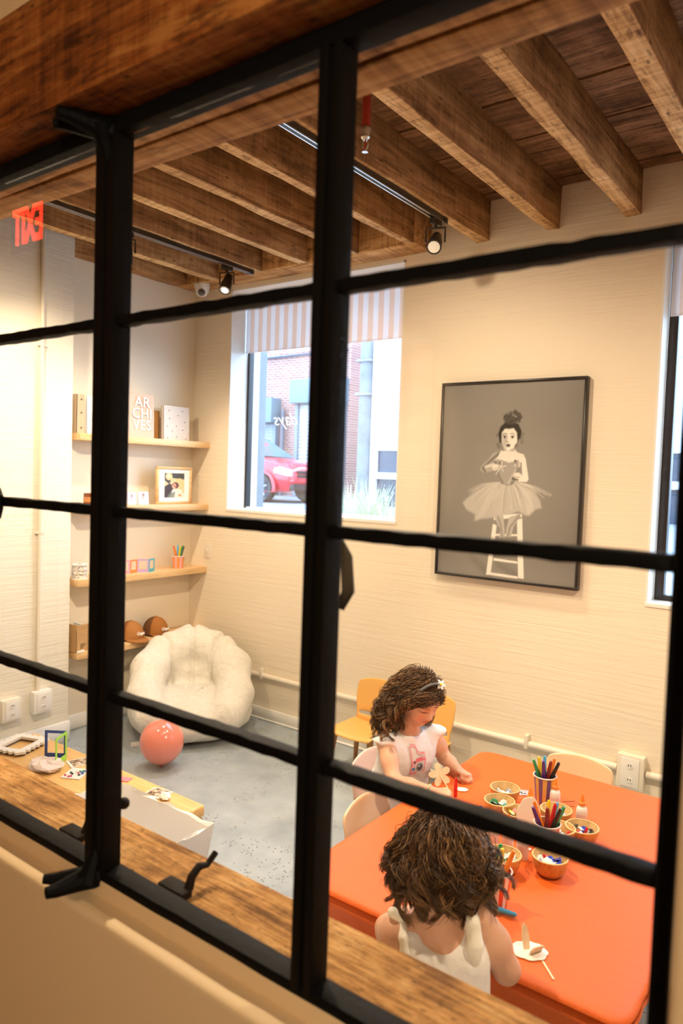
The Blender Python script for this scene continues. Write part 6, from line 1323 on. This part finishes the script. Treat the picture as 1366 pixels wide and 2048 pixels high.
MB().tube([(0, 0, 0), (0, 0, 7.5)], [0.125, 0.105], 14).build('shaft', plain('grey weathered wood', (0.17, 0.19, 0.21), 0.8, var=0.2, nscale=6), po, smooth=True); MB().tube([(0.16, -0.05, 0), (0.15, -0.05, 7)], 0.025, 8).build('cable_guard', plain('pale guard', (0.75, 0.76, 0.78), 0.5), po)
for z in (2.4, 1.9): MB().box(-0.13, 0.13, -0.14, 0.0, z, z+0.035).build('band', plain('pole band', (0.2, 0.2, 0.22), 0.4), po)
tag(MB().box(-5.03, -4.87, 5.15, 5.3, GZ+0.02, 5.0).box(-4.90, -4.885, 5.13, 5.16, GZ+0.02, 5.0).build('street_post', plain('grey steel post', (0.15, 0.16, 0.18), 0.5, var=0.08, nscale=8), bevel=0.01), 'grey square post just outside the window, left of the red car', 'post')
# ornamental grass
def clump(loc, h, n, seed, label):
    rn = random.Random(seed); mb = MB()
    for i in range(n):
        a = rn.uniform(0, 2*PI); q = rn.uniform(0, 0.14); ln = h*rn.uniform(0.6, 1.1); b = rn.uniform(0.1, 0.55)*ln; x0, y0 = q*math.cos(a), q*math.sin(a); w = rn.uniform(0.003, 0.006); px, py = -math.sin(a)*w, math.cos(a)*w
        P_ = [(x0 + math.cos(a)*b*t*t, y0 + math.sin(a)*b*t*t, ln*(t - 0.18*t*t*(b/ln)*2)) for t in (0, 0.35, 0.7, 1)]
        mb.grid([[(p[0]-px*(1-k*0.25), p[1]-py*(1-k*0.25), p[2]), (p[0]+px*(1-k*0.25), p[1]+py*(1-k*0.25), p[2])] for k, p in enumerate(P_)], mi=1 if i % 3 == 0 else 0)
    tag(mb.build('grass_clump', [plain('pale grass', (0.42, 0.50, 0.28), 0.6), plain('dry grass', (0.72, 0.70, 0.58), 0.6)], None, loc=(loc[0], loc[1], GZ+0.02)), label, 'plant')
clump((-3.62, 5.35), 0.64, 260, 1, 'pale feathery grass clump outside the window, right of the steel post'); clump((-4.02, 5.6), 0.62, 180, 2, 'smaller grass clump outside, half behind the steel post'); clump((-3.28, 5.15), 0.56, 200, 3, 'grass clump outside at the right end of the window')
# red car, nose to +x
car = empty('red_car', (-11.6, 13.4, GZ-0.02), 0, 'red car parked across the street, seen through the left street window', 'car')
st = [(-3.9, 0.45, 0.95, 0.60), (-3.75, 0.30, 1.05, 0.80), (-3.2, 0.26, 1.62, 0.86), (-2.2, 0.25, 1.68, 0.88), (-1.4, 0.25, 1.64, 0.88), (-0.95, 0.25, 1.42, 0.88), (-0.35, 0.25, 1.06, 0.88), (0.1, 0.25, 1.00, 0.87), (0.5, 0.26, 0.93, 0.84), (0.72, 0.28, 0.84, 0.78), (0.82, 0.32, 0.72, 0.70)]
rows_ = []
for (x, zb, zt, hw) in st:
    belt = min(zt-0.04, 1.0); top = zt; cab = zt > 1.1; tw = hw*(0.74 if cab else 0.86)
    half = [(hw*0.90, zb), (hw*0.99, zb+0.18), (hw, (zb+belt)/2), (hw*0.97, belt), (hw*0.97-(hw*0.97-tw)*0.6, belt+(top-belt)*0.6), (tw, top-0.03), (tw*0.55, top), (0, top+0.01)]
    row = [(x, -y_, z_) for y_, z_ in half] + [(x, y_, z_) for y_, z_ in half[-2::-1]]; rows_.append(row)
cm = plain('red car paint', (0.50, 0.012, 0.03), 0.25, coat=0.8); dk = plain('dark car trim', (0.02, 0.02, 0.025), 0.3); gl_ = plain('tinted car glass', (0.10, 0.14, 0.16), 0.08, coat=0.5)
mb = MB().grid(rows_); mb.add(rows_[-1], [tuple(range(len(rows_[-1])))]); mb.add(rows_[0], [tuple(range(len(rows_[0])))]); mb.build('body', cm, car, smooth=True, angle=60)
MB().add([(-0.33, -0.68, 1.085), (-0.33, 0.68, 1.085), (-1.40, 0.60, 1.66), (-1.40, -0.60, 1.66)], [(0, 1, 2, 3)]).build('windscreen', gl_, car)
MB().add([(-0.55, -0.876, 1.05), (-1.45, -0.70, 1.60), (-2.9, -0.70, 1.60), (-3.0, -0.876, 1.05)], [(0, 1, 2, 3)]).build('side_window', gl_, car)
for x in (0.0, -2.65):
    for s_ in (-1, 1):
        wh = MB().lathe([(0.20, -0.10), (0.32, -0.11), (0.345, -0.06), (0.345, 0.06), (0.32, 0.11), (0.20, 0.10)], 28, axis='y').build('wheel', dk, car, smooth=True, angle=40, loc=(x, s_*0.80, 0.34))
        mb = MB().lathe([(0.02, s_*0.10), (0.05, s_*0.11)], 16, axis='y')
        for k in range(5):
            a = 2*PI*k/5 + 0.3; mb.tube([(0.04*math.cos(a), s_*0.105, 0.04*math.sin(a)), (0.20*math.cos(a), s_*0.09, 0.20*math.sin(a))], [0.030, 0.022], 6)
        mb.lathe([(0.19, s_*0.08), (0.21, s_*0.10), (0.225, s_*0.10), (0.225, s_*0.07)], 28, axis='y').build('rim', M['chrome'], wh, smooth=True, angle=40)
        MB().ring([(0.46*math.cos(a)+x, 0.34+0.44*math.sin(a)) for a in np.linspace(-0.2, PI+0.2, 20)], [(0.37*math.cos(a)+x, 0.34+0.37*math.sin(a)) for a in np.linspace(-0.2, PI+0.2, 20)], s_*0.86, s_*0.905, 'y').build('wheel_arch', cm, car)
for s_ in (-1, 1): MB().prism([(0.34, 0.70), (0.80, 0.62), (0.80, 0.76), (0.55, 0.84), (0.36, 0.80)], s_*0.70, s_*0.852, 'y').build('headlight', plain('headlight', (0.72, 0.76, 0.80), 0.1, coat=0.8), car, bevel=0.02)
for z in (0.60, 0.69): MB().box(0.79, 0.845, -0.55, 0.55, z, z+0.065).build('grille_slot', dk, car, bevel=0.01)
MB().box(0.72, 0.86, -0.72, 0.72, 0.30, 0.44).build('lower_grille', dk, car, bevel=0.02); MB().box(0.70, 0.875, -0.74, 0.74, 0.46, 0.56).build('bumper', cm, car, bevel=0.04)

# ------------------------------------------------------------------ hall behind the camera, seen only as reflections in the steel window
ex = empty('exit_sign', (-4.16, -0.79, 3.02), 0, 'red lit EXIT sign mirrored in the upper left glass pane', 'sign')
MB().box(-0.19, 0.19, -0.03, -0.005, 0.0, 0.27).build('panel', plain('dark sign panel', (0.02, 0.02, 0.02), 0.4), ex, bevel=0.004)
FACE_Y = Matrix(((-1,0,0,0),(0,0,1,0),(0,1,0,0),(0,0,0,1)))
text_mesh('lettering', 'EXIT', 0.20, emit('red exit light', (1.0, 0.03, 0.012), 9.0), ex, Matrix.Translation((0, -0.003, 0.135)) @ FACE_Y @ Matrix.Diagonal((0.78, 1.45, 1, 1)), 0.002, 0, bold=0.006)
for x in (-0.12, 0.12): MB().tube([(x, -0.017, 0.268), (x, -0.017, 0.345)], 0.006, 8).build('hanger', M['white_plastic'], ex)
def gingham():
    m, nt, b = new_mat('peach gingham'); sp = nt.nodes.new('ShaderNodeSeparateXYZ'); L(nt, coords(nt), sp.inputs[0])
    st_ = [mth(nt, 'GREATER_THAN', mth(nt, 'FRACT', mth(nt, 'MULTIPLY', mth(nt, 'ADD', sp.outputs[k], 20), 5.9)), 0.5) for k in (0, 2)]
    L(nt, ramp(nt, mth(nt, 'MULTIPLY', mth(nt, 'ADD', *st_), 0.5), [(0.0, (0.86, 0.80, 0.72)), (0.5, (0.86, 0.62, 0.45)), (1.0, (0.84, 0.46, 0.28))]), b.inputs['Base Color']); return m
ac = empty('gingham_arch', (-2.66, -2.17, 1.35), 0, 'peach gingham arch panel mirrored faintly in the glass beside the photograph', 'panel')
o_ = [(-0.50, 0), (0.50, 0)] + [(0.50*math.cos(a), 1.12 + 0.50*math.sin(a)) for a in np.linspace(0, PI, 24)]
MB().prism(o_, -0.025, 0.0, 'y').build('board', gingham(), ac)
for i, (x, z, a) in enumerate(((-4.156, 1.654, 0.2), (-4.24, 1.985, -0.05), (-4.33, 0.86, 0.03), (-5.05, 0.72, -0.04), (-4.43, 2.02, 0.15))):
    o_ = scallop(0.075, 0.065, 0.026, 0.010)
    sf = MB().ring(o_, inner_of(o_, 0.055, 0.045), -0.012, 0.0, 'y').build('stamp_frame', plain('white stamp frame', (0.88, 0.86, 0.80), 0.6), None, loc=(x, -2.186, z), rot=(0, a, 0))
    tag(sf, ('tilted white stamp edged frame mirrored beside the second shelf', 'white stamp edged frame mirrored at the end of the top shelf', 'white stamp edged frame mirrored under the third shelf near the corner', 'white stamp edged frame mirrored under the third shelf by the post', 'small white stamp edged frame mirrored over the dotted album')[i], 'frame', 'stamp frames on the hall wall')
